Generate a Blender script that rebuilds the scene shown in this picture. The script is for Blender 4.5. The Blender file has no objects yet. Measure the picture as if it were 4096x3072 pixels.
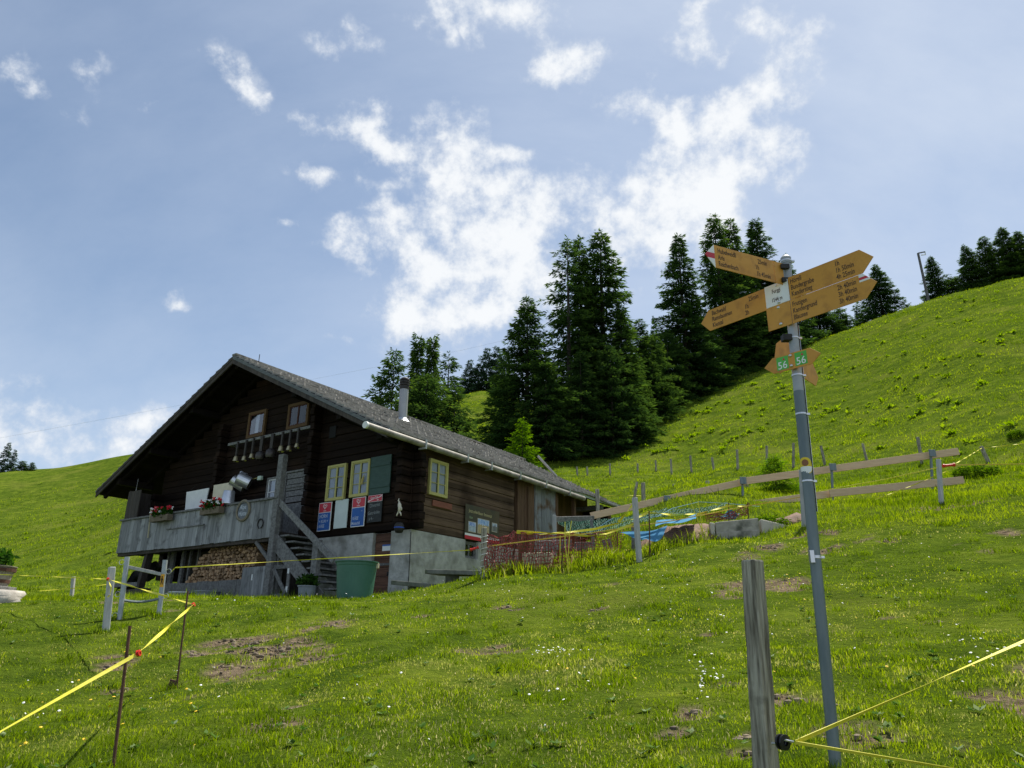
import bpy, bmesh, math, random
import numpy as np
from mathutils import Vector, Matrix
R = math.radians
rng = random.Random(7)
nr = np.random.default_rng(7)
scene = bpy.context.scene
col = scene.collection

# ------------------------------------------------------------------ camera
FPX, PITCH, ROLL = 2946.0, .339, .011          # focal length in pixels of the 4096 px wide photograph
cp, sp, cr, sr = math.cos(PITCH), math.sin(PITCH), math.cos(ROLL), math.sin(ROLL)
RIGHT = Vector((cr, -sr * sp, sr * cp))
UP = Vector((-sr, -cr * sp, cr * cp))
FWD = Vector((0, cp, sp))
cam_d = bpy.data.cameras.new('camera')
cam = bpy.data.objects.new('camera', cam_d)
col.objects.link(cam)
cam_d.sensor_width = 36
cam_d.lens = 36 * FPX / 4096
cam_d.clip_start = .05
cam_d.clip_end = 5000
cam.matrix_world = Matrix(((RIGHT.x, UP.x, -FWD.x, 0), (RIGHT.y, UP.y, -FWD.y, 0), (RIGHT.z, UP.z, -FWD.z, 0), (0, 0, 0, 1)))
scene.camera = cam
K = 4096 / 2212

def ray(px, py):                               # px, py measured on a 2212 px wide copy of the photograph
    return RIGHT * ((px * K - 2048) / FPX) + UP * ((1536 - py * K) / FPX) + FWD

def at(px, py, y):                             # the point on that sight line y metres ahead
    r = ray(px, py)
    return r * (y / r.y)

# ------------------------------------------------------------------ light
SUN_AZ, SUN_EL = R(38), R(61)
SKY_STRENGTH = .1
scene.view_settings.view_transform = 'Standard'
scene.view_settings.look = 'None'
scene.view_settings.gamma = 1
scene.view_settings.exposure = .5
scene.cycles.use_denoising = True
scene.cycles.max_bounces = 6
scene.cycles.transparent_max_bounces = 12
scene.cycles.sample_clamp_indirect = 4
sun_d = bpy.data.lights.new('sun', 'SUN')
sun_d.energy = 5.0
sun_d.angle = R(.5)
sun_d.color = (1, .94, .83)
sun = bpy.data.objects.new('sun', sun_d)
col.objects.link(sun)
SUN_DIR = Vector((math.cos(SUN_EL) * math.sin(SUN_AZ), math.cos(SUN_EL) * math.cos(SUN_AZ), math.sin(SUN_EL)))
sun.rotation_euler = SUN_DIR.to_track_quat('Z', 'Y').to_euler()
sun.location = SUN_DIR * 60

world = bpy.data.worlds.new('World')
scene.world = world
world.use_nodes = True
nt = world.node_tree
nt.nodes.clear()

def N(tree, typ, **kw):
    n = tree.nodes.new(typ)
    for k, v in kw.items():
        if k.startswith('i_'):
            n.inputs[int(k[2:])].default_value = v
        else:
            setattr(n, k, v)
    return n

def build_sky():
    t = nt
    L = t.links.new
    sky = N(t, 'ShaderNodeTexSky', sky_type='NISHITA', sun_disc=False, sun_elevation=SUN_EL, sun_rotation=SUN_AZ, altitude=1500, air_density=1.0, dust_density=1.2, ozone_density=1.0)
    tc = N(t, 'ShaderNodeTexCoord')
    d = tc.outputs['Generated']
    n1 = N(t, 'ShaderNodeTexNoise'); n1.inputs['Scale'].default_value = 7; n1.inputs['Detail'].default_value = 4
    n2 = N(t, 'ShaderNodeTexNoise'); n2.inputs['Scale'].default_value = 26; n2.inputs['Detail'].default_value = 3
    L(d, n1.inputs['Vector']); L(d, n2.inputs['Vector'])
    def off(n, k):
        s = N(t, 'ShaderNodeVectorMath', operation='SUBTRACT'); L(n.outputs['Color'], s.inputs[0]); s.inputs[1].default_value = (.5, .5, .5)
        m = N(t, 'ShaderNodeVectorMath', operation='SCALE'); L(s.outputs[0], m.inputs[0]); m.inputs['Scale'].default_value = k
        return m
    a = N(t, 'ShaderNodeVectorMath', operation='ADD'); L(d, a.inputs[0]); L(off(n1, .05).outputs[0], a.inputs[1])
    b = N(t, 'ShaderNodeVectorMath', operation='ADD'); L(a.outputs[0], b.inputs[0]); L(off(n2, .045).outputs[0], b.inputs[1])
    wd = b.outputs[0]
    # where the clouds stand in the sky: bearing and height, half width, half height, tilt, thickness
    blobs = [(40,160,48,38,0,.8),(185,150,40,60,20,.4),(148,243,40,32,0,.5),(315,222,28,24,0,.55),(510,160,85,42,-40,.6),(540,210,60,24,-35,.4),(705,105,55,30,0,.5),(770,68,34,46,0,.5),
        (1060,8,170,55,0,1),(935,30,36,50,0,.55),(1020,75,30,46,0,.5),(1235,118,88,72,0,1.05),(1170,150,55,46,0,.6),(1275,160,40,50,0,.5),(795,278,76,66,0,1.05),(842,318,50,48,0,.8),(690,290,56,38,0,.6),
        (668,380,58,42,0,.8),(735,390,55,32,0,.45),(975,300,96,80,0,1),(930,350,96,76,0,1),(1040,392,130,76,0,1.05),(1112,338,55,30,0,.7),(775,508,92,52,0,.9),(850,450,96,50,0,.8),(715,545,55,20,0,.5),
        (1180,420,150,66,0,.75),(1090,480,160,86,0,.85),(950,560,190,120,0,.9),(890,650,130,110,0,1),(1060,600,180,120,0,1),(1130,530,110,86,0,.8),(1000,690,170,84,0,.95),(1280,440,90,70,0,.5),(1180,660,120,80,0,.7),
        (1500,15,56,46,0,.8),(1490,92,56,46,0,.8),(1630,40,50,52,0,.95),(1562,125,50,32,0,.6),(1700,85,80,46,0,.6),(1672,150,90,42,0,.65),(1402,230,72,56,0,.8),(1310,228,46,32,0,.65),(1550,235,110,56,0,.75),(1640,200,110,40,0,.6),
        (1500,310,120,84,0,1),(1620,285,110,86,0,.8),(1480,400,130,100,0,1),(1435,455,110,70,0,1),(1545,430,130,84,0,.85),(1380,370,50,50,0,.55),(1420,520,140,60,0,.85),(1345,570,100,90,0,.6),
        (120,925,260,56,0,.6),(330,905,110,44,20,.75),(80,985,240,52,0,.75),(390,642,48,20,0,.55),(620,478,44,17,0,.5),(735,732,40,12,0,.4),(30,820,80,30,0,.35),(1750,60,50,30,0,.45),(1700,200,60,40,0,.6),(1440,260,60,50,0,.6),(650,280,40,24,0,.5),(820,110,30,24,0,.35),(880,40,30,24,0,.35),(960,80,24,22,0,.45),(1690,30,50,30,0,.5),(1300,480,70,40,0,.5),(1680,330,60,70,0,.6),(1590,520,80,40,0,.5),(1250,360,50,22,0,.35)]
    acc = None
    for (px, py, rx, ry, rot, w) in blobs:
        c = ray(px, py).normalized()
        t1 = Vector((c.y, -c.x, 0)).normalized()
        t2 = c.cross(t1) * -1
        t1, t2 = t1 * math.cos(R(rot)) + t2 * math.sin(R(rot)), t2 * math.cos(R(rot)) - t1 * math.sin(R(rot))
        m = Matrix((t1, t2, t1.cross(t2))).transposed()
        k = K / FPX * .92
        mp = N(t, 'ShaderNodeMapping', vector_type='TEXTURE')
        mp.inputs['Location'].default_value = c
        mp.inputs['Rotation'].default_value = m.to_euler()
        mp.inputs['Scale'].default_value = (rx * k * 1.22, ry * k * 1.22, .5)
        L(wd, mp.inputs['Vector'])
        g = N(t, 'ShaderNodeTexGradient', gradient_type='SPHERICAL')
        L(mp.outputs[0], g.inputs[0])
        s = N(t, 'ShaderNodeMath', operation='MULTIPLY_ADD')
        L(g.outputs['Fac'], s.inputs[0]); s.inputs[1].default_value = w * .94
        if acc is None: s.inputs[2].default_value = 0
        else: L(acc, s.inputs[2])
        acc = s.outputs[0]
    cl = N(t, 'ShaderNodeMath', operation='MINIMUM'); L(acc, cl.inputs[0]); cl.inputs[1].default_value = 1.1
    n3 = N(t, 'ShaderNodeTexNoise'); n3.inputs['Scale'].default_value = 21; n3.inputs['Detail'].default_value = 9; n3.inputs['Roughness'].default_value = .63
    L(d, n3.inputs['Vector'])
    f = N(t, 'ShaderNodeMath', operation='SUBTRACT'); L(n3.outputs['Fac'], f.inputs[0]); f.inputs[1].default_value = .5
    gt = N(t, 'ShaderNodeMath', operation='MULTIPLY_ADD'); L(f.outputs[0], gt.inputs[0]); gt.inputs[1].default_value = 3.4; L(cl.outputs[0], gt.inputs[2])
    mr = N(t, 'ShaderNodeMapRange', interpolation_type='SMOOTHSTEP'); L(gt.outputs[0], mr.inputs[0])
    mr.inputs[1].default_value = .1; mr.inputs[2].default_value = 1.18; mr.inputs[3].default_value = 0; mr.inputs[4].default_value = .95
    # clouds only where a blob stands
    gate = N(t, 'ShaderNodeMapRange'); L(acc, gate.inputs[0]); gate.inputs[1].default_value = .02; gate.inputs[2].default_value = .25
    mask = N(t, 'ShaderNodeMath', operation='MULTIPLY'); L(mr.outputs[0], mask.inputs[0]); L(gate.outputs[0], mask.inputs[1])
    # thin high veil: streaky, thicker towards the sun's side and low down
    mpv = N(t, 'ShaderNodeMapping'); mpv.inputs['Rotation'].default_value = (.3, .5, .7); mpv.inputs['Scale'].default_value = (1.2, 4.5, 3); L(d, mpv.inputs[0])
    nv = N(t, 'ShaderNodeTexNoise'); nv.inputs['Scale'].default_value = 1.6; nv.inputs['Detail'].default_value = 6; nv.inputs['Roughness'].default_value = .6
    L(mpv.outputs[0], nv.inputs['Vector'])
    sep = N(t, 'ShaderNodeSeparateXYZ'); L(d, sep.inputs[0])
    gx = N(t, 'ShaderNodeMapRange', interpolation_type='SMOOTHSTEP'); L(sep.outputs[0], gx.inputs[0]); gx.inputs[1].default_value = -.55; gx.inputs[2].default_value = .6; gx.inputs[3].default_value = .27; gx.inputs[4].default_value = .60
    gz = N(t, 'ShaderNodeMapRange', interpolation_type='SMOOTHSTEP'); L(sep.outputs[2], gz.inputs[0]); gz.inputs[1].default_value = .1; gz.inputs[2].default_value = .5; gz.inputs[3].default_value = .34; gz.inputs[4].default_value = 0
    va = N(t, 'ShaderNodeMath', operation='ADD'); L(gx.outputs[0], va.inputs[0]); L(gz.outputs[0], va.inputs[1])
    vn = N(t, 'ShaderNodeMapRange'); L(nv.outputs['Fac'], vn.inputs[0]); vn.inputs[1].default_value = .3; vn.inputs[2].default_value = .7; vn.inputs[3].default_value = .62; vn.inputs[4].default_value = 1.3
    vm = N(t, 'ShaderNodeMath', operation='MULTIPLY'); vm.use_clamp = True; L(va.outputs[0], vm.inputs[0]); L(vn.outputs[0], vm.inputs[1])
    tint = N(t, 'ShaderNodeMix', data_type='RGBA', blend_type='MULTIPLY'); tint.inputs[0].default_value = 1
    L(sky.outputs[0], tint.inputs[6]); tint.inputs[7].default_value = SKY_TINT
    m1 = N(t, 'ShaderNodeMix', data_type='RGBA'); L(vm.outputs[0], m1.inputs[0]); L(tint.outputs[2], m1.inputs[6]); m1.inputs[7].default_value = VEIL
    cr1 = N(t, 'ShaderNodeMapRange'); L(gt.outputs[0], cr1.inputs[0]); cr1.inputs[1].default_value = .4; cr1.inputs[2].default_value = 1.3; cr1.inputs[3].default_value = 0; cr1.inputs[4].default_value = 1
    cc = N(t, 'ShaderNodeMix', data_type='RGBA'); L(cr1.outputs[0], cc.inputs[0]); cc.inputs[6].default_value = CLOUD_A; cc.inputs[7].default_value = CLOUD_B
    m2 = N(t, 'ShaderNodeMix', data_type='RGBA'); L(mask.outputs[0], m2.inputs[0]); L(m1.outputs[2], m2.inputs[6]); L(cc.outputs[2], m2.inputs[7])
    bg = N(t, 'ShaderNodeBackground'); bg.inputs['Strength'].default_value = SKY_STRENGTH
    L(m2.outputs[2], bg.inputs[0])
    o = N(t, 'ShaderNodeOutputWorld'); L(bg.outputs[0], o.inputs[0])
SKY_TINT = (.92, .98, .96, 1)
VEIL = (4.7, 5.3, 6.3, 1)
CLOUD_A = (5.2, 5.6, 6.2, 1)
CLOUD_B = (6.8, 6.95, 7.1, 1)
build_sky()
# ------------------------------------------------------------------ helpers
class MB:
    def __init__(self): self.v, self.f = [], []
    def add(self, vs, fs):
        n = len(self.v)
        self.v += [tuple(x) for x in vs]
        self.f += [tuple(i + n for i in q) for q in fs]
        return self
    def hexa(self, p):                          # 8 corners: bottom ring 0-3, top ring 4-7
        return self.add(p, [(3, 2, 1, 0), (4, 5, 6, 7), (0, 1, 5, 4), (1, 2, 6, 5), (2, 3, 7, 6), (3, 0, 4, 7)])
    def box(self, x0, x1, y0, y1, z0, z1):
        return self.hexa([(x0, y0, z0), (x1, y0, z0), (x1, y1, z0), (x0, y1, z0), (x0, y0, z1), (x1, y0, z1), (x1, y1, z1), (x0, y1, z1)])
    def bar(self, a, b, w, h, side=None, w2=None, h2=None):  # beam from a to b; w across `side`, h along the third axis
        a, b = Vector(a), Vector(b)
        d = (b - a).normalized()
        s = Vector(side) if side is not None else (d.cross(Vector((0, 0, 1))) if abs(d.z) < .95 else Vector((1, 0, 0)))
        s = (s - d * s.dot(d)).normalized()
        u = s.cross(d)
        w2 = w if w2 is None else w2; h2 = h if h2 is None else h2
        def ring(p, w, h): return [p - s * w / 2 - u * h / 2, p + s * w / 2 - u * h / 2, p + s * w / 2 + u * h / 2, p - s * w / 2 + u * h / 2]
        return self.add(ring(a, w, h) + ring(b, w2, h2), [(0, 1, 2, 3), (7, 6, 5, 4), (0, 4, 5, 1), (1, 5, 6, 2), (2, 6, 7, 3), (3, 7, 4, 0)])
    def cyl(self, a, b, r0, r1=None, n=12, cap=True):
        a, b = Vector(a), Vector(b)
        r1 = r0 if r1 is None else r1
        d = (b - a).normalized()
        s = d.cross(Vector((0, 0, 1))) if abs(d.z) < .95 else Vector((1, 0, 0))
        s = (s - d * s.dot(d)).normalized(); u = d.cross(s)
        vs = []
        for p, r in ((a, r0), (b, r1)):
            vs += [p + (s * math.cos(2 * math.pi * i / n) + u * math.sin(2 * math.pi * i / n)) * r for i in range(n)]
        fs = [(i, (i + 1) % n, n + (i + 1) % n, n + i) for i in range(n)]
        if cap: fs += [tuple(range(n - 1, -1, -1)), tuple(range(n, 2 * n))]
        return self.add(vs, fs)
    def tube(self, pts, r, n=6, closed=False):
        pts = [Vector(p) for p in pts]
        m = len(pts); vs = []; prev = None
        for i, p in enumerate(pts):
            d = (pts[(i + 1) % m] - pts[i - 1]) if closed else (pts[min(i + 1, m - 1)] - pts[max(i - 1, 0)])
            d = d.normalized() if d.length > 1e-9 else Vector((0, 0, 1))
            if prev is None: s = d.cross(Vector((0, 0, 1))) if abs(d.z) < .9 else d.cross(Vector((1, 0, 0)))
            else: s = prev
            s = (s - d * s.dot(d)).normalized(); prev = s; u = d.cross(s)
            rr = r[i] if isinstance(r, (list, tuple)) else r
            vs += [p + (s * math.cos(2 * math.pi * k / n) + u * math.sin(2 * math.pi * k / n)) * rr for k in range(n)]
        fs = []
        for i in range(m if closed else m - 1):
            j = (i + 1) % m
            fs += [(i * n + k, i * n + (k + 1) % n, j * n + (k + 1) % n, j * n + k) for k in range(n)]
        if not closed: fs += [tuple(range(n - 1, -1, -1)), tuple((m - 1) * n + k for k in range(n))]
        return self.add(vs, fs)
    def ribbon(self, pts, w, th=.002, twist=0.0, ph=0.0):   # flat tape with a twist (turns over its length)
        pts = [Vector(p) for p in pts]; m = len(pts); vs = []
        for i, p in enumerate(pts):
            d = (pts[min(i + 1, m - 1)] - pts[max(i - 1, 0)]).normalized()
            s = d.cross(Vector((0, 0, 1))).normalized(); u = s.cross(d)
            a = ph + twist * 2 * math.pi * i / (m - 1)
            e = u * math.cos(a) + s * math.sin(a); q = s * math.cos(a) - u * math.sin(a)
            vs += [p - e * w / 2 - q * th, p + e * w / 2 - q * th, p + e * w / 2 + q * th, p - e * w / 2 + q * th]
        fs = [(0, 1, 2, 3), ((m - 1) * 4 + 3, (m - 1) * 4 + 2, (m - 1) * 4 + 1, (m - 1) * 4)]
        for i in range(m - 1):
            for k in range(4): fs.append((i * 4 + k, i * 4 + 4 + k, i * 4 + 4 + (k + 1) % 4, i * 4 + (k + 1) % 4))
        return self.add(vs, fs)
    def prism(self, poly, f, t0, t1):           # extrude a 2-D outline; f(a, b, t) gives the 3-D point
        n = len(poly)
        vs = [f(a, b, t0) for a, b in poly] + [f(a, b, t1) for a, b in poly]
        return self.add(vs, [tuple(range(n - 1, -1, -1)), tuple(range(n, 2 * n))] + [(i, (i + 1) % n, n + (i + 1) % n, n + i) for i in range(n)])
    def lathe(self, prof, c=(0, 0, 0), n=24, axis=None):    # prof: (radius, height) pairs
        c = Vector(c)
        ax = Vector(axis).normalized() if axis else Vector((0, 0, 1))
        s = Vector((1, 0, 0)) if abs(ax.x) < .9 else Vector((0, 1, 0))
        s = (s - ax * s.dot(ax)).normalized(); u = ax.cross(s)
        vs = []
        for r, h in prof:
            vs += [c + ax * h + (s * math.cos(2 * math.pi * k / n) + u * math.sin(2 * math.pi * k / n)) * max(r, 1e-4) for k in range(n)]
        fs = [(i * n + k, i * n + (k + 1) % n, (i + 1) * n + (k + 1) % n, (i + 1) * n + k) for i in range(len(prof) - 1) for k in range(n)]
        return self.add(vs, fs)
    def ball(self, c, r, n=8, m=6, sq=(1, 1, 1)):
        c = Vector(c)
        return self.lathe2(c, r, n, m, sq)
    def lathe2(self, c, r, n, m, sq):
        vs = []
        for i in range(m + 1):
            a = math.pi * i / m
            rr = max(math.sin(a), .01)
            vs += [(c.x + r * sq[0] * rr * math.cos(2 * math.pi * k / n), c.y + r * sq[1] * rr * math.sin(2 * math.pi * k / n), c.z - r * sq[2] * math.cos(a)) for k in range(n)]
        return self.add(vs, [(i * n + k, i * n + (k + 1) % n, (i + 1) * n + (k + 1) % n, (i + 1) * n + k) for i in range(m) for k in range(n)])
    def build(self, name, mat, parent=None, smooth=False, bevel=0, loc=None):
        me = bpy.data.meshes.new(name)
        me.from_pydata(self.v, [], self.f)
        o = bpy.data.objects.new(name, me)
        col.objects.link(o)
        me.materials.append(mat)
        if smooth: me.polygons.foreach_set('use_smooth', [True] * len(me.polygons))
        if bevel:
            b = o.modifiers.new('bevel', 'BEVEL'); b.width = bevel; b.segments = 2; b.limit_method = 'ANGLE'; b.angle_limit = R(40)
        if parent is not None: o.parent = parent
        if loc is not None: o.location = loc
        return o

def tag(o, label=None, cat=None, group=None, kind=None):
    if label: o['label'] = label
    if cat: o['category'] = cat
    if group: o['group'] = group
    if kind: o['kind'] = kind
    return o

def thing(name, label, cat, loc=(0, 0, 0), rotz=0, group=None):
    o = bpy.data.objects.new(name, None)
    o.empty_display_size = .2
    col.objects.link(o)
    o.location = loc
    o.rotation_euler = (0, 0, rotz)
    return tag(o, label, cat, group)

def dup(o, parent=None):
    c = o.copy()
    col.objects.link(c)
    if parent is not None: c.parent = parent
    for ch in list(o.children): dup(ch, c)
    return c

def text(body, mat, size, parent, mtx, sx=1.0, align='LEFT', name='lettering', ext=.0006):
    cu = bpy.data.curves.new(name, 'FONT')
    cu.body = body; cu.size = size; cu.align_x = align; cu.align_y = 'BOTTOM_BASELINE'; cu.extrude = ext
    cu.resolution_u = 3; cu.offset = size * .006
    o = bpy.data.objects.new(name, cu)
    col.objects.link(o)
    cu.materials.append(mat)
    o.parent = parent
    o.matrix_local = mtx @ Matrix.Diagonal((sx, 1, 1, 1))
    return o

def frame_mtx(origin, xdir, ydir):              # a matrix whose x, y axes lie on a board's face
    x = Vector(xdir).normalized(); y = Vector(ydir); y = (y - x * y.dot(x)).normalized(); z = x.cross(y)
    return Matrix(((x.x, y.x, z.x, origin[0]), (x.y, y.y, z.y, origin[1]), (x.z, y.z, z.z, origin[2]), (0, 0, 0, 1)))

# ------------------------------------------------------------------ noise for placing and shaping
def hash2(ix, iy, seed):
    h = (ix.astype(np.int64) * 374761393 + iy.astype(np.int64) * 668265263 + seed * 982451653) & 0x7fffffff
    h = ((h ^ (h >> 13)) * 1274126177) & 0x7fffffff
    return ((h ^ (h >> 16)) & 0xffff) / 65535.0
def vnoise(x, y, seed=0):
    x = np.asarray(x, float); y = np.asarray(y, float)
    ix, iy = np.floor(x), np.floor(y); fx, fy = x - ix, y - iy
    fx = fx * fx * (3 - 2 * fx); fy = fy * fy * (3 - 2 * fy)
    a, b, c, d = hash2(ix, iy, seed), hash2(ix + 1, iy, seed), hash2(ix, iy + 1, seed), hash2(ix + 1, iy + 1, seed)
    return (a * (1 - fx) + b * fx) * (1 - fy) + (c * (1 - fx) + d * fx) * fy
def fbm(x, y, seed=0, o=4):
    s, a, t = 0, .5, 0
    for i in range(o):
        s = s + a * vnoise(x * 2 ** i + 17 * i, y * 2 ** i - 9 * i, seed + i); t += a; a *= .5
    return s / t

# ------------------------------------------------------------------ materials
MATS = {}
def mat(name, c1, c2=None, scale=6, stretch=(1, 1, 1), rough=.8, metal=0, bump=0, bscale=None, detail=5, lo=.35, hi=.65, c3=None, s3=2.0, lo3=.5, hi3=.7, spec=.35, course=None, trans=0, coords='Object', dist=0, rnd=0):
    m = bpy.data.materials.new(name)
    m.use_nodes = True
    t = m.node_tree; L = t.links.new
    b = t.nodes['Principled BSDF']
    b.inputs['Roughness'].default_value = rough; b.inputs['Metallic'].default_value = metal
    b.inputs['Specular IOR Level'].default_value = spec
    if trans: b.inputs['Transmission Weight'].default_value = trans
    c4 = lambda c: (c[0], c[1], c[2], 1)
    b.inputs['Base Color'].default_value = c4(c1)
    if c2 is None and not bump: return m
    tc = N(t, 'ShaderNodeTexCoord')
    mp = N(t, 'ShaderNodeMapping'); mp.inputs['Scale'].default_value = stretch
    L(tc.outputs[coords], mp.inputs[0])
    n = N(t, 'ShaderNodeTexNoise'); n.inputs['Scale'].default_value = scale; n.inputs['Detail'].default_value = detail; n.inputs['Roughness'].default_value = .6; n.inputs['Distortion'].default_value = dist
    L(mp.outputs[0], n.inputs['Vector'])
    out = None
    if c2 is not None:
        mr = N(t, 'ShaderNodeMapRange'); L(n.outputs['Fac'], mr.inputs[0]); mr.inputs[1].default_value = lo; mr.inputs[2].default_value = hi
        mx = N(t, 'ShaderNodeMix', data_type='RGBA'); L(mr.outputs[0], mx.inputs[0]); mx.inputs[6].default_value = c4(c1); mx.inputs[7].default_value = c4(c2)
        out = mx.outputs[2]
    if c3 is not None:
        n3 = N(t, 'ShaderNodeTexNoise'); n3.inputs['Scale'].default_value = s3; n3.inputs['Detail'].default_value = 6
        L(mp.outputs[0] if s3 < 0 else tc.outputs[coords], n3.inputs['Vector'])
        mr3 = N(t, 'ShaderNodeMapRange'); L(n3.outputs['Fac'], mr3.inputs[0]); mr3.inputs[1].default_value = lo3; mr3.inputs[2].default_value = hi3
        mx3 = N(t, 'ShaderNodeMix', data_type='RGBA'); L(mr3.outputs[0], mx3.inputs[0]); L(out, mx3.inputs[6]); mx3.inputs[7].default_value = c4(c3)
        out = mx3.outputs[2]
    if course is not None or rnd:                # each beam or plank a little lighter or darker
        if course is not None:
            ax, step, amt = course
            sx = N(t, 'ShaderNodeSeparateXYZ'); L(tc.outputs[coords], sx.inputs[0])
            dv = N(t, 'ShaderNodeMath', operation='DIVIDE'); L(sx.outputs[ax], dv.inputs[0]); dv.inputs[1].default_value = step
            fl = N(t, 'ShaderNodeMath', operation='FLOOR'); L(dv.outputs[0], fl.inputs[0])
            wn = N(t, 'ShaderNodeTexWhiteNoise', noise_dimensions='1D'); L(fl.outputs[0], wn.inputs['W'])
            val = wn.outputs['Value']
        else:
            oi = N(t, 'ShaderNodeObjectInfo'); val = oi.outputs['Random']; amt = rnd
        mr2 = N(t, 'ShaderNodeMapRange'); L(val, mr2.inputs[0]); mr2.inputs[3].default_value = 1 - amt; mr2.inputs[4].default_value = 1 + amt
        hs = N(t, 'ShaderNodeHueSaturation'); L(mr2.outputs[0], hs.inputs['Value'])
        if out is not None: L(out, hs.inputs['Color'])
        else: hs.inputs['Color'].default_value = c4(c1)
        out = hs.outputs[0]
    if out is not None: L(out, b.inputs['Base Color'])
    if bump:
        bn = n
        if bscale:
            bn = N(t, 'ShaderNodeTexNoise'); bn.inputs['Scale'].default_value = bscale; bn.inputs['Detail'].default_value = 6; L(mp.outputs[0], bn.inputs['Vector'])
        bp = N(t, 'ShaderNodeBump'); bp.inputs['Strength'].default_value = bump; bp.inputs['Distance'].default_value = .02
        L(bn.outputs['Fac'], bp.inputs['Height']); L(bp.outputs[0], b.inputs['Normal'])
    return m

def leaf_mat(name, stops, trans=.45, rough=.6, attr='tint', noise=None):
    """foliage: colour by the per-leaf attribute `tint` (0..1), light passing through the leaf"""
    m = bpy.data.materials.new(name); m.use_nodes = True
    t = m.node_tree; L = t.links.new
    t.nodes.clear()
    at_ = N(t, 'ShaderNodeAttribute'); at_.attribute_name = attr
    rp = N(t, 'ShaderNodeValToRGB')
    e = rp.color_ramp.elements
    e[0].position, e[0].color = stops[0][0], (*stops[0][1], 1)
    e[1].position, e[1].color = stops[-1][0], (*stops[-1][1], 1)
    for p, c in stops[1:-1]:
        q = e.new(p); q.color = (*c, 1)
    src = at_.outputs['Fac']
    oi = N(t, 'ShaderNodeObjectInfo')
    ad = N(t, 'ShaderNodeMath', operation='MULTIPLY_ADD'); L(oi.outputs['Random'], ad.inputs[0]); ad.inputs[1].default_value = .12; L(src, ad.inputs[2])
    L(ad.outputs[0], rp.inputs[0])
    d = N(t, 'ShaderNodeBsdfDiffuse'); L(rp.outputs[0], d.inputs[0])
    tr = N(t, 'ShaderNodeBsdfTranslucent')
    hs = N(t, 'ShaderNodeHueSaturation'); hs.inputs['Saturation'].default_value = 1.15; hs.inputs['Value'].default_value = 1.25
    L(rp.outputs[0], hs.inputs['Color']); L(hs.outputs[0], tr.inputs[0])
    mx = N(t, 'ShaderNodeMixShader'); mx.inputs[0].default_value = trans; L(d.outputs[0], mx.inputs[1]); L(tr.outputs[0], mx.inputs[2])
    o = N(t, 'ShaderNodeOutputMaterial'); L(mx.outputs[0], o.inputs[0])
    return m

def mesh_np(name, verts, faces_n, nper, mat_, tint=None, parent=None, smooth=False):
    """big meshes straight from arrays: verts (n,3), faces_n (f, nper) indices"""
    me = bpy.data.meshes.new(name)
    nv, nf = len(verts), len(faces_n)
    me.vertices.add(nv); me.vertices.foreach_set('co', np.asarray(verts, np.float32).ravel())
    me.loops.add(nf * nper); me.loops.foreach_set('vertex_index', np.asarray(faces_n, np.int32).ravel())
    me.polygons.add(nf); me.polygons.foreach_set('loop_start', np.arange(0, nf * nper, nper, dtype=np.int32))
    me.polygons.foreach_set('loop_total', np.full(nf, nper, np.int32))
    if smooth: me.polygons.foreach_set('use_smooth', np.ones(nf, bool))
    me.update(calc_edges=True)
    if tint is not None:
        a = me.attributes.new('tint', 'FLOAT', 'POINT'); a.data.foreach_set('value', np.asarray(tint, np.float32))
    me.materials.append(mat_)
    o = bpy.data.objects.new(name, me); col.objects.link(o)
    if parent is not None: o.parent = parent
    return o

# ------------------------------------------------------------------ the lie of the land
CTL = [(0, -8, -3.3), (-10, -6, -2.9), (10, -6, -2.2), (0, 0, -1.6), (-4, 0, -1.75), (4, 0, -1.0), (-2, 3, -1.2)]
def ctl(px, py, y): CTL.append(tuple(at(px, py, y)))
for q in [(60,1659,5.0),(400,1659,5.0),(800,1659,4.9),(1106,1659,4.8),(1450,1659,4.6),(1805,1655,4.3),(2150,1659,4.1),
          (380,1490,8.3),(120,1470,8.6),(700,1450,8.2),(1106,1440,8.0),(1500,1400,8.2),(1850,1400,7.6),(2190,1400,7.0),
          (343,1331,12.0),(228,1367,10.9),(100,1337,11.8),(560,1335,11.6),(850,1325,11.6),(1150,1320,11.4),(1450,1285,11.6),(1800,1270,11.2),(2190,1230,11),
          (20,1296,15),(200,1295,15),(400,1296,14.6),(600,1297,14.4),(780,1298,14.4),(900,1288,14.5),(960,1276,14.6),(1042,1252,14.8),(1130,1240,15),(1240,1238,15.2),(1380,1214,15.6),(1450,1182,16.4),(1545,1162,17),(1640,1162,17),(1745,1140,16.6),(1900,1110,17),(2035,1090,17),(2190,1060,17.5),
          (1300,1020,52),(1317,1025,50),(1490,1022,48),(1590,1012,45),(1657,1008,44),(1865,990,37),(1985,995,33),(2130,985,30),
          (1700,1082,23),(1425,1062,26),(1300,975,65),(1470,872,84),(1600,805,98),(1750,740,110),(1900,698,111),(2005,666,108),(2110,638,104),(2212,607,100),(2212,850,40),(2212,700,59),(1850,880,58),(1650,920,60),
          (1040,848,115),(1010,945,72),(1040,905,88),(900,890,110),(600,930,118),(270,985,125),(0,1021,130),(-300,1045,135),(2400,560,100),(2700,500,100),(2212,652,74),(2110,676,77),(2005,702,80),(1900,728,84),(1750,755,95),(2400,610,76),(2400,760,52),
          (157,1284,40),(20,1280,38),(-250,1290,38),(130,1150,75),(0,1085,100),(230,1080,95),(-300,1170,80)]: ctl(*q)
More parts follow.
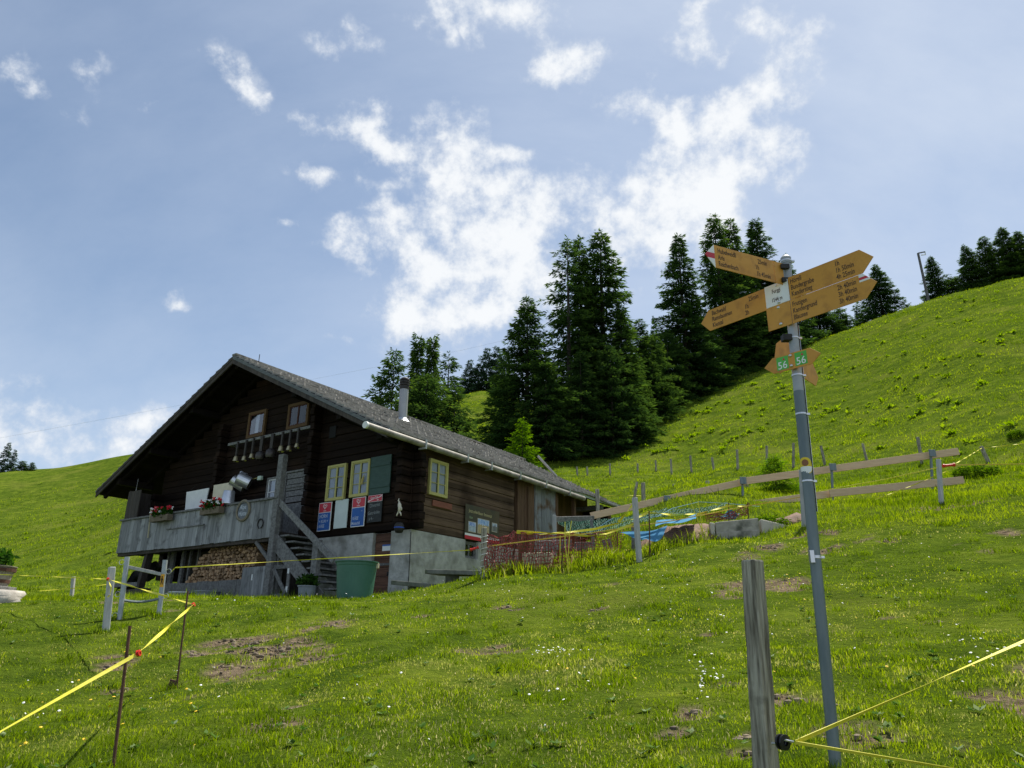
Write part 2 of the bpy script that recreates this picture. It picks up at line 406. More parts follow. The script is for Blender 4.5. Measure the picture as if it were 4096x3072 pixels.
# around the house, and behind the skyline
HX, HY, YAW = -2.722, 20.0, .604
def H(u, v, z): return Vector((HX + u * math.cos(YAW) + v * math.sin(YAW), HY - u * math.sin(YAW) + v * math.cos(YAW), z))
for (u, v, z) in [(0, -1, 1.02), (-4, -1.5, .98), (-8, -1.5, .98), (-12, -1.5, 1.02), (0, 3, 1.5), (.6, 6, 2.2), (.8, 9, 3.1), (1, 12, 4.0), (-4, 6, 1.6), (-10, 6, 1.9), (-7, 13, 4.2), (-15, 6, 2.2), (-15, 14, 4.5), (-3, 17, 6.2), (-10, 20, 7.5)]:
    CTL.append(tuple(H(u, v, z)))
for (x, y, z) in [(-160, 210, 24), (-60, 210, 33), (0, 200, 40), (60, 190, 48), (120, 170, 44), (92, 124, 52), (64,140,50), (-250, 120, 16), (-120, 30, -6), (-60, 5, -9), (150, 60, 46), (60, 10, 12.5), (30, -5, 2.0), (300, 300, 40), (-300, 300, 10), (0, 330, 30), (-40, -30, -14), (40, -30, -4)]:
    CTL.append((x, y, z))
CT = np.array(CTL)
def _phi(r2): return .5 * r2 * np.log(r2 + 1e-9)
def _w(x, y): return x / (12 + .25 * np.hypot(x, y)), y / (12 + .25 * np.hypot(x, y))       # squash distance so near detail counts
_cx, _cy = _w(CT[:, 0], CT[:, 1])
_n = len(CT)
_A = np.zeros((_n + 3, _n + 3))
_A[:_n, :_n] = _phi((_cx[:, None] - _cx) ** 2 + (_cy[:, None] - _cy) ** 2) + np.eye(_n) * 1e-4
_A[:_n, _n:] = np.c_[np.ones(_n), _cx, _cy]; _A[_n:, :_n] = _A[:_n, _n:].T
# solve for the slope from the origin, so that far heights stay in proportion
_sc = 12 + .25 * np.hypot(CT[:, 0], CT[:, 1])
_W = np.linalg.solve(_A, np.r_[(CT[:, 2] + 1.6) / _sc, 0, 0, 0])
def relief(x, y):
    d = np.hypot(x, y)
    k = np.clip((d - 3) / 10, .25, 1)
    far = np.clip((d - 18) / 25, 0, 1)
    z = .09 * (fbm(x * .9, y * .9, 3, 3) - .5) * k + .065 * (fbm(x * 3.1, y * 3.1, 5, 3) - .5)
    z = z + far * (.7 * (fbm(x * .16, y * .16, 11, 3) - .5) + .55 * (fbm((x * .45 + y * .2), (y * .9 - x * .55), 23, 4) - .5))
    return z
def ground(x, y, bumps=True):
    x = np.atleast_1d(np.asarray(x, float)); y = np.atleast_1d(np.asarray(y, float))
    out = np.empty_like(x)
    for s in range(0, len(x), 20000):
        e = slice(s, s + 20000)
        wx, wy = _w(x[e], y[e])
        sc = 12 + .25 * np.hypot(x[e], y[e])
        out[e] = sc * (_phi((wx[:, None] - _cx) ** 2 + (wy[:, None] - _cy) ** 2) @ _W[:_n] + _W[_n] + _W[_n + 1] * wx + _W[_n + 2] * wy) - 1.6
    d = np.hypot(x, y)
    if bumps: out = out + relief(x, y)
    f = np.clip((d - 230) / 250, 0, 1)
    return out * (1 - f) + f * (-30)
def gz(x, y): return float(ground([x], [y])[0])
_ys = 2.5 * (150 / 2.5) ** np.linspace(0, 1, 1500)
def hit(px, py):                                # where that sight line meets the ground
    r = ray(px, py); r = r / r.y
    z = ground(_ys * r.x, _ys)
    below = np.nonzero(_ys * r.z <= z)[0]
    i = below[0] if len(below) else len(_ys) - 1
    y = _ys[i]
    return Vector((r.x * y, y, gz(r.x * y, y)))
def on_ground(px, y):                           # the ground under a bearing, y metres ahead (bearing taken at that height)
    z = 0
    for _ in range(8):
        # image row that sees height z at depth y
        lo, hi = -2000, 4000
        for _k in range(40):
            m = (lo + hi) / 2
            if at(px, m, y).z > z: lo = m
            else: hi = m
        p = at(px, lo, y); z = gz(p.x, p.y)
    return Vector((p.x, p.y, z))

DIRT = []                                       # bare trampled patches: x, y, radius
for (px, py, r) in [(500,1392,.34),(545,1388,.3),(600,1385,.35),(570,1410,.5),(640,1400,.4),(690,1425,.35),(520,1425,.35),(420,1408,.3),(600,1440,.3),(590,1560,.22),(600,1530,.2),(1720,1508,.2),(1850,1580,.26),(1800,1525,.16),
                    (1440,1580,.2),(1590,1600,.25),(1640,1590,.2),(1480,1530,.14),(1850,1440,.12),(1880,1330,.14),(1650,1180,.4),(1780,1185,.4),(1620,1200,.35),(2020,1340,.16),(1590,1470,.12),(700,1350,.4),(940,1330,.2),(1060,1400,.14),(980,1385,.14),(1290,1320,.2),(1990,1100,.5),(1900,1165,.3),(1760,1150,.5),
                    (250,1430,.25),(400,1480,.15),(1100,1310,.25),(280,1490,.15)]:
    h = hit(px, py); DIRT.append((h.x, h.y, r))
def dirt(x, y):
    m = np.zeros_like(x)
    wx = x + .35 * (fbm(x * 3, y * 3, 41, 3) - .5); wy = y + .5 * (fbm(x * 3, y * 3, 57, 3) - .5)
    for a, b, r in DIRT: m = np.maximum(m, 1 - np.hypot(wx - a, (wy - b) * .8) / (r * 1.25))
    m = np.clip(m * 2.2, 0, 1) * np.clip((fbm(x * 7, y * 7, 63, 3) - .36) * 6, 0, 1)
    s = np.clip((fbm(x * .9 + 3, y * .9, 71, 4) - .69) * 12, 0, 1) * (np.hypot(x, y) < 22)
    return np.maximum(m, s * .8)

def build_ground():
    def axis(lo, hi, n, c, k):
        t = np.linspace(math.asinh((lo - c) / k), math.asinh((hi - c) / k), n)
        return c + k * np.sinh(t)
    xs = axis(-900, 900, 330, 0, 7); ys = axis(-120, 1200, 360, 9, 6)
    X, Y_ = np.meshgrid(xs, ys)
    x, y = X.ravel(), Y_.ravel()
    z = ground(x, y)
    z = z - .04 * dirt(x, y)
    n, m = len(xs), len(ys)
    i = np.arange((m - 1) * (n - 1)); a = (i // (n - 1)) * n + i % (n - 1)
    f = np.c_[a, a + 1, a + n + 1, a + n]
    mt = bpy.data.materials.new('meadow_soil'); mt.use_nodes = True
    t = mt.node_tree; L = t.links.new; b = t.nodes['Principled BSDF']; b.inputs['Roughness'].default_value = .9; b.inputs['Specular IOR Level'].default_value = 0
    tc = N(t, 'ShaderNodeTexCoord'); o = tc.outputs['Object']
    def noise(s, d=6, st=(1, 1, 1)):
        q = N(t, 'ShaderNodeTexNoise'); q.inputs['Scale'].default_value = s; q.inputs['Detail'].default_value = d; q.inputs['Roughness'].default_value = .65
        mp = N(t, 'ShaderNodeMapping'); mp.inputs['Scale'].default_value = st; L(o, mp.inputs[0]); L(mp.outputs[0], q.inputs['Vector']); return q
    def mixc(fac, a_, b_, lo, hi):
        mr = N(t, 'ShaderNodeMapRange'); L(fac, mr.inputs[0]); mr.inputs[1].default_value = lo; mr.inputs[2].default_value = hi
        q = N(t, 'ShaderNodeMix', data_type='RGBA'); L(mr.outputs[0], q.inputs[0])
        for k, v in ((6, a_), (7, b_)):
            if isinstance(v, tuple): q.inputs[k].default_value = (*v, 1)
            else: L(v, q.inputs[k])
        return q.outputs[2]
    n1, n2, n3, n4 = noise(1.6, 8), noise(.12, 5), noise(9, 4), noise(.5, 6, (1, 1.8, 1))
    c = mixc(n1.outputs['Fac'], G_DARK, G_MID, .36, .62)
    c = mixc(n4.outputs['Fac'], c, G_LIGHT, .5, .72)
    c = mixc(n2.outputs['Fac'], c, G_DRY, .52, .75)
    c = mixc(n3.outputs['Fac'], c, (.03, .06, .008), .6, .8)
    da = N(t, 'ShaderNodeAttribute'); da.attribute_name = 'tint'
    sc = mixc(n3.outputs['Fac'], (.10, .078, .05), (.27, .21, .14), .35, .65)
    c = mixc(da.outputs['Fac'], c, sc, .25, .7)
    L(c, b.inputs['Base Color'])
    bp = N(t, 'ShaderNodeBump'); bp.inputs['Strength'].default_value = 1; bp.inputs['Distance'].default_value = .14
    nb = noise(9, 10); L(nb.outputs['Fac'], bp.inputs['Height']); L(bp.outputs[0], b.inputs['Normal'])
    g = mesh_np('ground', np.c_[x, y, z], f, 4, mt, tint=dirt(x, y), smooth=True)
    tag(g, kind='structure')
G_DARK, G_MID, G_LIGHT, G_DRY = (.05, .085, .010), (.105, .155, .016), (.165, .21, .024), (.17, .19, .035)
build_ground()

# ------------------------------------------------------------------ materials of the hut
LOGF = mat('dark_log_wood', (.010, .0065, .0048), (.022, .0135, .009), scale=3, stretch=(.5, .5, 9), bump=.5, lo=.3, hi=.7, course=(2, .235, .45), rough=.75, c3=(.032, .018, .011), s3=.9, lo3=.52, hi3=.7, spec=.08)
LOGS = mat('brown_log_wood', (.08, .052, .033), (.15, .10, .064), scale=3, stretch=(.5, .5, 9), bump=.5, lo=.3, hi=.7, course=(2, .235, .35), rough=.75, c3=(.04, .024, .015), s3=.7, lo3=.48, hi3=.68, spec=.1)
GREYV = mat('grey_weathered_boards', (.17, .18, .18), (.34, .345, .34), scale=4, stretch=(9, 9, .5), bump=.4, lo=.3, hi=.7, course=(0, .21, .3), c3=(.07, .07, .07), s3=3.2, lo3=.54, hi3=.76)
GREYB = mat('grey_weathered_beam', (.10, .10, .095), (.21, .21, .20), scale=5, stretch=(3, 3, 3), bump=.4, rnd=.2)
DARKB = mat('dark_weathered_board', (.035, .028, .022), (.075, .062, .05), scale=4, stretch=(9, 9, .6), bump=.4, course=(0, .19, .3))
SHEDV = mat('brown_shed_boards', (.10, .055, .028), (.17, .10, .055), scale=4, stretch=(9, 9, .5), bump=.4, course=(1, .2, .3))
SHEDG = mat('grey_shed_boards', (.17, .18, .19), (.30, .31, .31), scale=4, stretch=(9, 9, .5), bump=.4, course=(1, .2, .25), c3=(.13, .08, .045), s3=1.6, lo3=.52, hi3=.62)
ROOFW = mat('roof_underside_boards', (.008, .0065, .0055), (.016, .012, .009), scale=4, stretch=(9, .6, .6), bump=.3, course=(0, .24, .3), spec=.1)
SHING = mat('grey_roof_shingle', (.19, .18, .165), (.33, .315, .285), scale=7, stretch=(1, 1, 1), bump=.35, lo=.3, hi=.7, c3=(.095, .088, .075), s3=2.5, lo3=.5, hi3=.7, rough=.85)
STUCCO = mat('rough_grey_render', (.31, .31, .28), (.50, .50, .46), scale=5, bump=1, bscale=16, lo=.3, hi=.7, c3=(.17, .17, .14), s3=1.7, lo3=.48, hi3=.72, rough=.95, detail=9)
YELW = mat('yellow_painted_wood', (.44, .40, .12), (.52, .48, .18), scale=20, rough=.6)
GREENP = mat('dark_green_paint', (.035, .075, .062), (.05, .10, .08), scale=8, stretch=(1, 1, 4), rough=.6, bump=.15)
WHITEP = mat('white_paint', (.78, .79, .76), (.68, .70, .68), scale=5, rough=.6)
CREAMP = mat('cream_cloth', (.72, .66, .5), (.62, .56, .42), scale=6, rough=.9)
CURT = mat('lilac_white_curtain', (.62, .60, .66), (.46, .44, .52), scale=3, stretch=(14, 14, .8), rough=.9)
ZINC = mat('dull_zinc', (.42, .44, .45), (.56, .58, .58), scale=6, rough=.42, metal=.75, bump=.05)
GUTTM = mat('weathered_gutter_zinc', (.17, .155, .13), (.33, .31, .27), scale=3, rough=.55, metal=.15, bump=.1)
FLASH = mat('bluish_roof_flashing', (.42, .50, .50), (.55, .60, .58), scale=4, rough=.5, metal=.3)
BLACKM = mat('black_iron', (.02, .02, .02), (.045, .04, .035), scale=10, rough=.6, metal=.3)
ALU = mat('aluminium_can', (.60, .62, .65), (.72, .74, .76), scale=3, rough=.38, metal=.8)
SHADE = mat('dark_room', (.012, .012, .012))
REDS = mat('red_sign_enamel', (.55, .035, .055), rough=.4)
BLUES = mat('blue_sign_board', (.025, .10, .36), (.03, .13, .42), scale=9, rough=.6)
CHALK = mat('chalk_white', (.55, .60, .66), rough=.9)
CHALKD = mat('faint_chalk', (.24, .26, .26), rough=.9)
SLATE = mat('blackboard', (.022, .025, .026), (.04, .045, .045), scale=5, rough=.7)
WHITES = mat('white_sign_enamel', (.82, .82, .80), rough=.4)
REDBRN = mat('red_brown_plank', (.20, .07, .045), (.26, .10, .06), scale=5, stretch=(3, 1, 9), rough=.8)

def glass_mat():
    m = bpy.data.materials.new('window_glass'); m.use_nodes = True
    t = m.node_tree; L = t.links.new; t.nodes.clear()
    a = N(t, 'ShaderNodeBsdfTransparent'); a.inputs[0].default_value = (.88, .92, .93, 1)
    g = N(t, 'ShaderNodeBsdfGlossy'); g.inputs['Roughness'].default_value = .03
    f = N(t, 'ShaderNodeFresnel'); f.inputs[0].default_value = 1.18
    mx = N(t, 'ShaderNodeMixShader'); L(f.outputs[0], mx.inputs[0]); L(a.outputs[0], mx.inputs[1]); L(g.outputs[0], mx.inputs[2])
    o = N(t, 'ShaderNodeOutputMaterial'); L(mx.outputs[0], o.inputs[0])
    return m
GLASS = glass_mat()

# ------------------------------------------------------------------ the alpine hut (local axes: x along the gable front, y into the hut, z up from eye level)
hut = thing('alpine_hut', 'dark log alpine hut with wide gable roof, balcony and whitewashed stone base', 'hut', (HX, HY, 0), -YAW)
RU, RZ, EL, ER = -7.13, 9.02, (-14.47, 5.22), (.23, 5.36)      # ridge and eaves
VF, VR_R, VR_E = -1.26, 16.3, 12.4                             # front verge, rear ends of ridge and eave
def roof_z(u): return RZ + (u - RU) * ((ER[1] - RZ) / (ER[0] - RU)) if u > RU else RZ - (RU - u) * ((RZ - EL[1]) / (RU - EL[0]))
WL, WT = -12.35, .3                                            # left wall, wall thickness
ST = 2.88                                                      # top of the stone storey

def log_front():
    m = MB(); h = .235
    z = ST + .02; i = 0
    while z < RZ - .5:
        zt = z + h - .006
        u0, u1 = WL, 0
        lim = roof_z(0) - .30
        if zt > lim:                                           # gable triangle
            k = (zt + .28 - RZ)
            sR = (ER[1] - RZ) / (ER[0] - RU); sL = (RZ - EL[1]) / (RU - EL[0])
            u1 = min(0, RU + k / sR); u0 = max(WL, RU - k / -abs(sL) * -1) if False else max(WL, RU + k / abs(sL))
        if u1 - u0 < .3: break
        o = .012 * math.sin(i * 2.3) - .01 * (i % 2)
        m.hexa([(u0, o, z), (u1, o, z), (u1, WT, z), (u0, WT, z), (u0, o + .0, zt), (u1, o, zt), (u1, WT, zt), (u0, WT, zt)])
        z += h; i += 1
    return m
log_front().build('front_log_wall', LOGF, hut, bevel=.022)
def log_side(u_in, u_out, v0, v1, z0=ST + .02, zt_=5.24):
    m = MB(); z = z0; i = 0
    while z < zt_:
        t = min(z + .229, zt_)
        o = .012 * math.sin(i * 1.9)
        m.box(min(u_in, u_out + o), max(u_in, u_out + o), v0, v1, z, t); z += .235; i += 1
    return m
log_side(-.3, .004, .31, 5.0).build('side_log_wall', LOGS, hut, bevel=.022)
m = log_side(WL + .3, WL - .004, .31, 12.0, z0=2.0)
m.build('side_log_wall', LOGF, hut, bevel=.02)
MB().box(WL, -.02, 11.6, 11.9, 2.5, 5.25).build('rear_wall', LOGF, hut)
# crossing log ends at the corner, and at the partition beside the door
def log_ends(uc, up=5.1, w=.2, v0=-.42, alt=True):
    m = MB(); z = ST + .02; i = 0
    while z < up:
        if i % 2 == 0 or not alt: m.box(uc - w / 2, uc + w / 2, v0 - .03 * math.sin(i * 1.7), .005, z + .004, z + .225)
        else: m.box(uc - w / 2, uc + w / 2, v0 + .02, .005, z + .01, z + .22)
        z += .235; i += 1
    return m
log_ends(-.13, alt=True).build('log_corner', LOGF, hut, bevel=.02)
m = MB(); z = ST + .02; i = 0
while z < 5.0:
    m.box(.006, .30 + .03 * math.sin(i * 2.1), .03, .25, z + .004, z + .225); z += .235; i += 1
m.build('log_corner', LOGF, hut, bevel=.02)
log_ends(-3.98, up=7.0, w=.2, v0=-.36).build('log_corner', LOGF, hut, bevel=.02)
log_ends(-8.75, up=6.9, w=.2, v0=-.34).build('log_corner', LOGF, hut, bevel=.02)
log_ends(WL + .12, up=5.0, w=.2, v0=-.36).build('log_corner', LOGF, hut, bevel=.02)

# stone storey
m = MB()
m.box(-3.75, -1.36, .03, .5, .5, ST); m.box(-.68, .035, .03, .5, .5, ST); m.box(-1.36, -.68, .22, .5, .5, ST)
m.box(-.45, .035, .5, 2.42, .6, ST); m.box(-.45, .035, 3.05, 5.2, .6, ST); m.box(-.45, .035, 2.42, 3.05, .6, 2.36); m.box(-.45, -.15, 2.42, 3.05, 2.36, ST)
m.build('stone_base', STUCCO, hut)
m = MB(); m.box(-10.6, -3.75, .35, .6, .5, ST); m.box(WL + 1.4, -10.6, .4, .65, .6, ST); m.box(-10.9, -10.6, .4, 6, .6, ST)
m.build('cellar_wall', DARKB, hut)

# roof: boarded underside, shingles above, verge boards, purlins
def slab(ua, za, ub, zb, v0, va, vb, t0, t1):
    # from (ua, za) at the ridge to (ub, zb) at the eave; rear end va at the ridge, vb at the eave; t0..t1 heights over the slope line
    return [(ua, v0, za + t0), (ub, v0, zb + t0), (ub, vb, zb + t0), (ua, va, za + t0), (ua, v0, za + t1), (ub, v0, zb + t1), (ub, vb, zb + t1), (ua, va, za + t1)]
roof = MB()
roof.hexa(slab(RU, RZ, ER[0], ER[1], VF, VR_R, VR_E, -.16, -.05))
roof.hexa(slab(RU, RZ, EL[0], EL[1], VF, VR_R, VR_R, -.16, -.05))
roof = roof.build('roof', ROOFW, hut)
def sag(u, v):
    k = max(0, min(1, (v - 6) / 4))
    return k * (.05 * math.sin(v * 1.5 + u * .9) - .02)
def shingles(us, zs, ue, ze, mb):
    d = math.hypot(ue - us, ze - zs); rows = int(d / .34); du = (ue - us) / rows; dz = (ze - zs) / rows
    for r in range(rows + 1):
        f0 = max(0, r - .15) / rows; f1 = min(1.012, (r + 1) / rows)
        u0, z0, u1, z1 = us + (ue - us) * f0, zs + (ze - zs) * f0, us + (ue - us) * f1, zs + (ze - zs) * f1
        vend = VR_R + (VR_E - VR_R) * (f1 if ue > us else 0)
        v = VF - .02 - .17 * (r % 2)
        while v < vend:
            w = .33
            a, b = max(v, VF - .02), min(v + w - .012, vend)
            if b - a > .03:
                j = rng.uniform(-.014, .014)
                s0, s1 = sag(u0, a), sag(u1, a)
                mb.hexa([(u1, a, z1 + .0 + s1), (u1, b, z1 + .0 + s1), (u0, b, z0 - .03 + s0), (u0, a, z0 - .03 + s0), (u1, a, z1 + .07 + j + s1), (u1, b, z1 + .07 + j + s1), (u0, b, z0 + .004 + s0), (u0, a, z0 + .004 + s0)])
                if ue > us and r % 2 == 1 and rng.random() < .5 and r < rows - 1:   # little snow stops
                    uu, zz = (u0 + u1) / 2, (z0 + z1) / 2
                    mb.hexa([(uu + .06, a + .13, zz + .03 + s0), (uu + .06, a + .19, zz + .03 + s0), (uu - .05, a + .19, zz + .03 + s0), (uu - .05, a + .13, zz + .03 + s0), (uu + .05, a + .13, zz + .10 + s0), (uu + .05, a + .19, zz + .10 + s0), (uu + .03, a + .19, zz + .10 + s0), (uu + .03, a + .13, zz + .10 + s0)])
            v += w
mb = MB(); shingles(RU, RZ, ER[0] + .05, ER[1] - .02, mb); shingles(RU, RZ, EL[0] - .03, EL[1] - .02, mb)
mb.build('shingles', SHING, roof)
MB().bar((RU, VF - .03, RZ + .03), (RU, VR_R, RZ + .03), .22, .06, side=(1, 0, 0)).build('ridge_cap', SHING, roof)
VERGE = mat('grey_verge_board', (.09, .10, .10), (.16, .17, .17), scale=5, stretch=(.6, 5, 5), bump=.3)
for (ub, zb) in (ER, EL):                                      # verge boards along the gable
    s = 1 if ub > RU else -1
    m = MB()
    for (h0, h1, mt_, dv) in ((-.30, -.15, DARKB, 0), (-.148, -.03, VERGE if s > 0 else DARKB, .012)):
        q = MB().hexa([(RU, VF - .05 - dv, RZ + h0), (ub, VF - .05 - dv, zb + h0 * .9), (ub, VF - .005, zb + h0 * .9), (RU, VF - .005, RZ + h0), (RU, VF - .05 - dv, RZ + h1), (ub, VF - .05 - dv, zb + h1), (ub, VF - .005, zb + h1), (RU, VF - .005, RZ + h1)])
        q.build('verge_board', mt_, roof)
m = MB(); m.hexa([(ER[0] + .02, VF - .04, ER[1] - .14), (ER[0] + .055, VF - .04, ER[1] - .14), (ER[0] + .055, VR_E, ER[1] - .14), (ER[0] + .02, VR_E, ER[1] - .14), (ER[0] + .02, VF - .04, ER[1] - .02), (ER[0] + .06, VF - .04, ER[1] - .02), (ER[0] + .06, VR_E, ER[1] - .02), (ER[0] + .02, VR_E, ER[1] - .02)])
m.build('eave_flashing', FLASH, roof)
for (pu) in (-13.4, -11.6, -9.4, RU, -4.0, -1.9, -.25):        # purlins carrying the overhang
    zc = roof_z(pu) - .30
    MB().box(pu - .1, pu + .1, VF + .12, .2, zc - .13, zc + .11).build('purlin', ROOFW, roof, bevel=.015)
m = MB()
k = RU
for i in range(14):                                            # rafters under both slopes
    for (ub, zb) in (ER, EL):
        v = VF + .25 + i * .95
        if v > 0: continue
        m.bar((RU, v, RZ - .23), (ub - (.1 if ub > RU else -.1), v, zb - .23), .1, .13, side=(0, 1, 0))
m.build('rafter', ROOFW, roof)
MB().cyl((-7.0, -.4, 9.0), (-7.0, -.4, 9.32), .012, n=6).build('lightning_rod', BLACKM, roof)

# gutter and its brackets
g0, g1 = Vector((.36, -2.25, 5.19)), Vector((.34, 9.1, 5.12))
MB().cyl(g0, g1, .085, n=16).build('gutter', GUTTM, hut, smooth=False)
gut = [o for o in hut.children if o.name.startswith('gutter')][0]
MB().cyl(g0 + Vector((0, -.012, 0)), g0 + Vector((0, .05, -.0)), .092, n=16).build('gutter_end', WHITEP, gut)
for v in (.0, 1.9, 3.1, 4.7, 6.3, 7.9):
    MB().box(.20, .46, v - .03, v + .03, 5.04, 5.09).box(.44, .465, v - .03, v + .03, 5.09, 5.30).build('gutter_bracket', ZINC, gut)

# chimney pipe
cu, cv = -4.0, 3.7
cz = roof_z(cu)
MB().lathe([(.16, cz - .15), (.16, cz + 1.2)], (cu, cv, 0), 20).build('chimney', ZINC, hut, smooth=True)
ch = [o for o in hut.children if o.name.startswith('chimney')][0]
ch.data.materials[0] = mat('grey_flue_pipe', (.27, .285, .295), (.36, .375, .38), scale=3, stretch=(1, 1, .4), rough=.5, metal=.4)
m = MB().lathe([(.165, cz + 1.2), (.175, cz + 1.22), (.175, cz + 1.32), (.15, cz + 1.32), (.15, cz + 1.345), (.185, cz + 1.36), (.185, cz + 1.40), (.15, cz + 1.415), (.15, cz + 1.44), (.185, cz + 1.455), (.185, cz + 1.495), (.15, cz + 1.51), (.15, cz + 1.535), (.18, cz + 1.55), (.17, cz + 1.60), (.09, cz + 1.66), (.001, cz + 1.67)], (cu, cv, 0), 20)
m.build('chimney_cap', BLACKM, ch, smooth=False)
MB().lathe([(.30, cz - .05), (.2, cz + .06), (.165, cz + .12)], (cu, cv, 0), 20).build('chimney_collar', ZINC, ch)

# balcony
bal = MB(); bal.box(WL - .05, -4.05, -1.2, 0, 2.88, 2.98)
bal = bal.build('balcony', DARKB, hut)
m = MB(); u = WL - .05; i = 0
while u < -4.12:
    w = rng.uniform(.17, .24); u1 = min(u + w, -4.1)
    if u1 - u > .04:
        m.box(u, u1 - .006, -1.235 - rng.uniform(0, .012), -1.205, 2.80 + rng.uniform(-.012, .012), 3.90)
    u += w; i += 1
m.build('railing_boards', GREYV, bal, bevel=.004)
m = MB(); m.box(WL - .1, -4.0, -1.30, -1.14, 3.90, 3.965); m.build('handrail', GREYB, bal, bevel=.01)
m = MB(); m.box(-9.46, -7.43, -1.30, -1.245, 3.39, 3.43); m.build('ledge_board', GREYB, bal); MB().box(-9.40, -7.45, -1.262, -1.245, 2.78, 3.385).build('railing_patch', GREYV, bal)
m = MB()
v = -1.2
while v < -.05:
    m.box(WL - .07, WL - .04, v, v + .19, 2.80, 3.9); v += .2
m.build('railing_boards', GREYV, bal)
m = MB(); v = -1.15
while v < .0:
    m.box(WL - .06, WL - .03, v, v + .185, 3.97, 5.0); v += .195
u = WL - .03
while u < WL + .75:
    m.box(u, u + .19, -1.19, -1.16, 3.965, 4.95); u += .2
m.build('windbreak_boards', DARKB, bal)
m = MB().box(-4.19, -3.97, -1.28, -1.10, 1.15, 5.22); m.build('balcony_post', GREYB, bal, bevel=.012)
MB().box(WL - .05, -4.05, -1.18, -1.0, 2.70, 2.86).build('balcony_beam', DARKB, bal, bevel=.01)
MB().bar((-11.05, -1.0, 1.1), (-10.72, -1.0, 2.72), .22, .18, side=(0, 1, 0)).build('balcony_prop', DARKB, bal, bevel=.01)
MB().bar((-4.9, -1.16, 2.72), (-4.25, -1.16, 2.2), .06, .1, side=(0, 1, 0)).build('knee_brace', GREYB, bal)
m = MB()
for (u, w) in [(-10.75, .12), (-10.5, .2), (-9.9, .14), (-9.5, .06), (-9.05, .07)]: m.box(u - w / 2, u + w / 2, -.28 - .1 * w, -.2, 1.1, 2.85)
m.build('shed_post', GREYB, bal, bevel=.008)
m = MB(); u = -9.75
while u < -5.4:
    w = rng.uniform(.5, .9); u1 = min(u + w, -5.35)
    m.box(u, u1 - .01, -.97, -.90, .95, 1.72 - rng.uniform(0, .03)); u = u1
m.build('low_plank_wall', GREYB, bal, bevel=.008)

# stair to the balcony door
st = MB()
for i in range(9):
    f = i / 9
    u = -3.9 + 2.25 * f; z = 2.86 - 1.72 * f
    st.box(u, u + .36, -1.12, -.06, z - .05, z)
st = st.build('stairs', GREYB, hut, bevel=.006)
MB().bar((-4.06, -1.16, 2.70), (-1.95, -1.16, 1.05), .05, .40, side=(0, 1, 0)).build('stringer', GREYB, st, bevel=.006)
MB().bar((-4.06, -.03, 2.70), (-1.85, -.03, 1.05), .05, .34, side=(0, 1, 0)).build('stringer', GREYB, st)
MB().bar((-4.0, -1.2, 3.80), (-1.5, -1.2, 2.02), .05, .18, side=(0, 1, 0)).build('stair_rail', GREYB, st, bevel=.006)
MB().box(-2.42, -2.2, -1.18, -1.03, 1.1, 2.62).build('newel_post', GREYB, st, bevel=.008)
MB().box(-4.05, -3.9, -1.08, -.9, 1.1, 2.8).build('stair_post', GREYB, st, bevel=.008)

# windows: frame, panes, curtain behind, set slightly proud of the logs
def window(u0, u1, z0, z1, face, nx=2, nz=3, fmat=YELW, smat=YELW, curtain=True, cfrac=(0, 1), par=hut, fw=.06):
    """face: function (a, d, z) -> local point, a along the wall, d out of it"""
    def bx(mb, a0, a1, d0, d1, zz0, zz1):
        p = [face(a0, d0, zz0), face(a1, d0, zz0), face(a1, d1, zz0), face(a0, d1, zz0), face(a0, d0, zz1), face(a1, d0, zz1), face(a1, d1, zz1), face(a0, d1, zz1)]
        mb.hexa(p)
    m = MB()
    bx(m, u0, u0 + fw, .0, .085, z0, z1); bx(m, u1 - fw, u1, .0, .085, z0, z1)
    bx(m, u0 + fw, u1 - fw, .0, .085, z1 - fw, z1); bx(m, u0 + fw, u1 - fw, .0, .085, z0, z0 + fw)
    fr = m.build('window', fmat, par, bevel=.004)
    m = MB()
    a0, a1, c0, c1 = u0 + fw + .002, u1 - fw - .002, z0 + fw + .002, z1 - fw - .002
    for i in range(nx):
        s0 = a0 + (a1 - a0) * i / nx; s1 = a0 + (a1 - a0) * (i + 1) / nx
        bx(m, s0, s0 + .026, .03, .065, c0, c1); bx(m, s1 - .026, s1, .03, .065, c0, c1)
        bx(m, s0 + .026, s1 - .026, .03, .065, c0, c0 + .03); bx(m, s0 + .026, s1 - .026, .03, .065, c1 - .03, c1)
        for k in range(1, nz):
            zz = c0 + (c1 - c0) * k / nz
            bx(m, s0 + .026, s1 - .026, .035, .06, zz - .009, zz + .009)
    m.build('sash', smat, fr)
    m = MB(); bx(m, a0 + .004, a1 - .004, .044, .049, c0 + .004, c1 - .004); m.build('pane', GLASS, fr)
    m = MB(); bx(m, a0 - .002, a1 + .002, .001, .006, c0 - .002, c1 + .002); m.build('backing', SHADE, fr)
    if curtain:
        m = MB(); n = 40
        for (f0, f1) in ([(0.02, .44), (.56, .98)] if cfrac == (0, 1) else [cfrac]):
            vs = []
            for i in range(n + 1):
                f = f0 + (f1 - f0) * i / n
                a = a0 + .01 + (a1 - a0 - .02) * f
                d = .018 + .007 * math.sin(i * 1.7 + f0 * 9)
                gap = .0 if cfrac != (0, 1) else 0
                vs += [face(a, d, c0 + .012), face(a, d, c1 - .01)]
            m.add(vs, [(2 * i, 2 * i + 2, 2 * i + 3, 2 * i + 1) for i in range(n)])
        m.build('curtain', CURT, fr, smooth=True)
    return fr
front = lambda a, d, z: (a, -.022 - d, z)
side = lambda a, d, z: (.016 + d, a, z)
window(-3.34, -2.55, 3.925, 5.0, front)
window(-2.33, -1.57, 3.94, 5.01, front)
window(.63, 1.44, 3.93, 4.96, side, fmat=YELW)
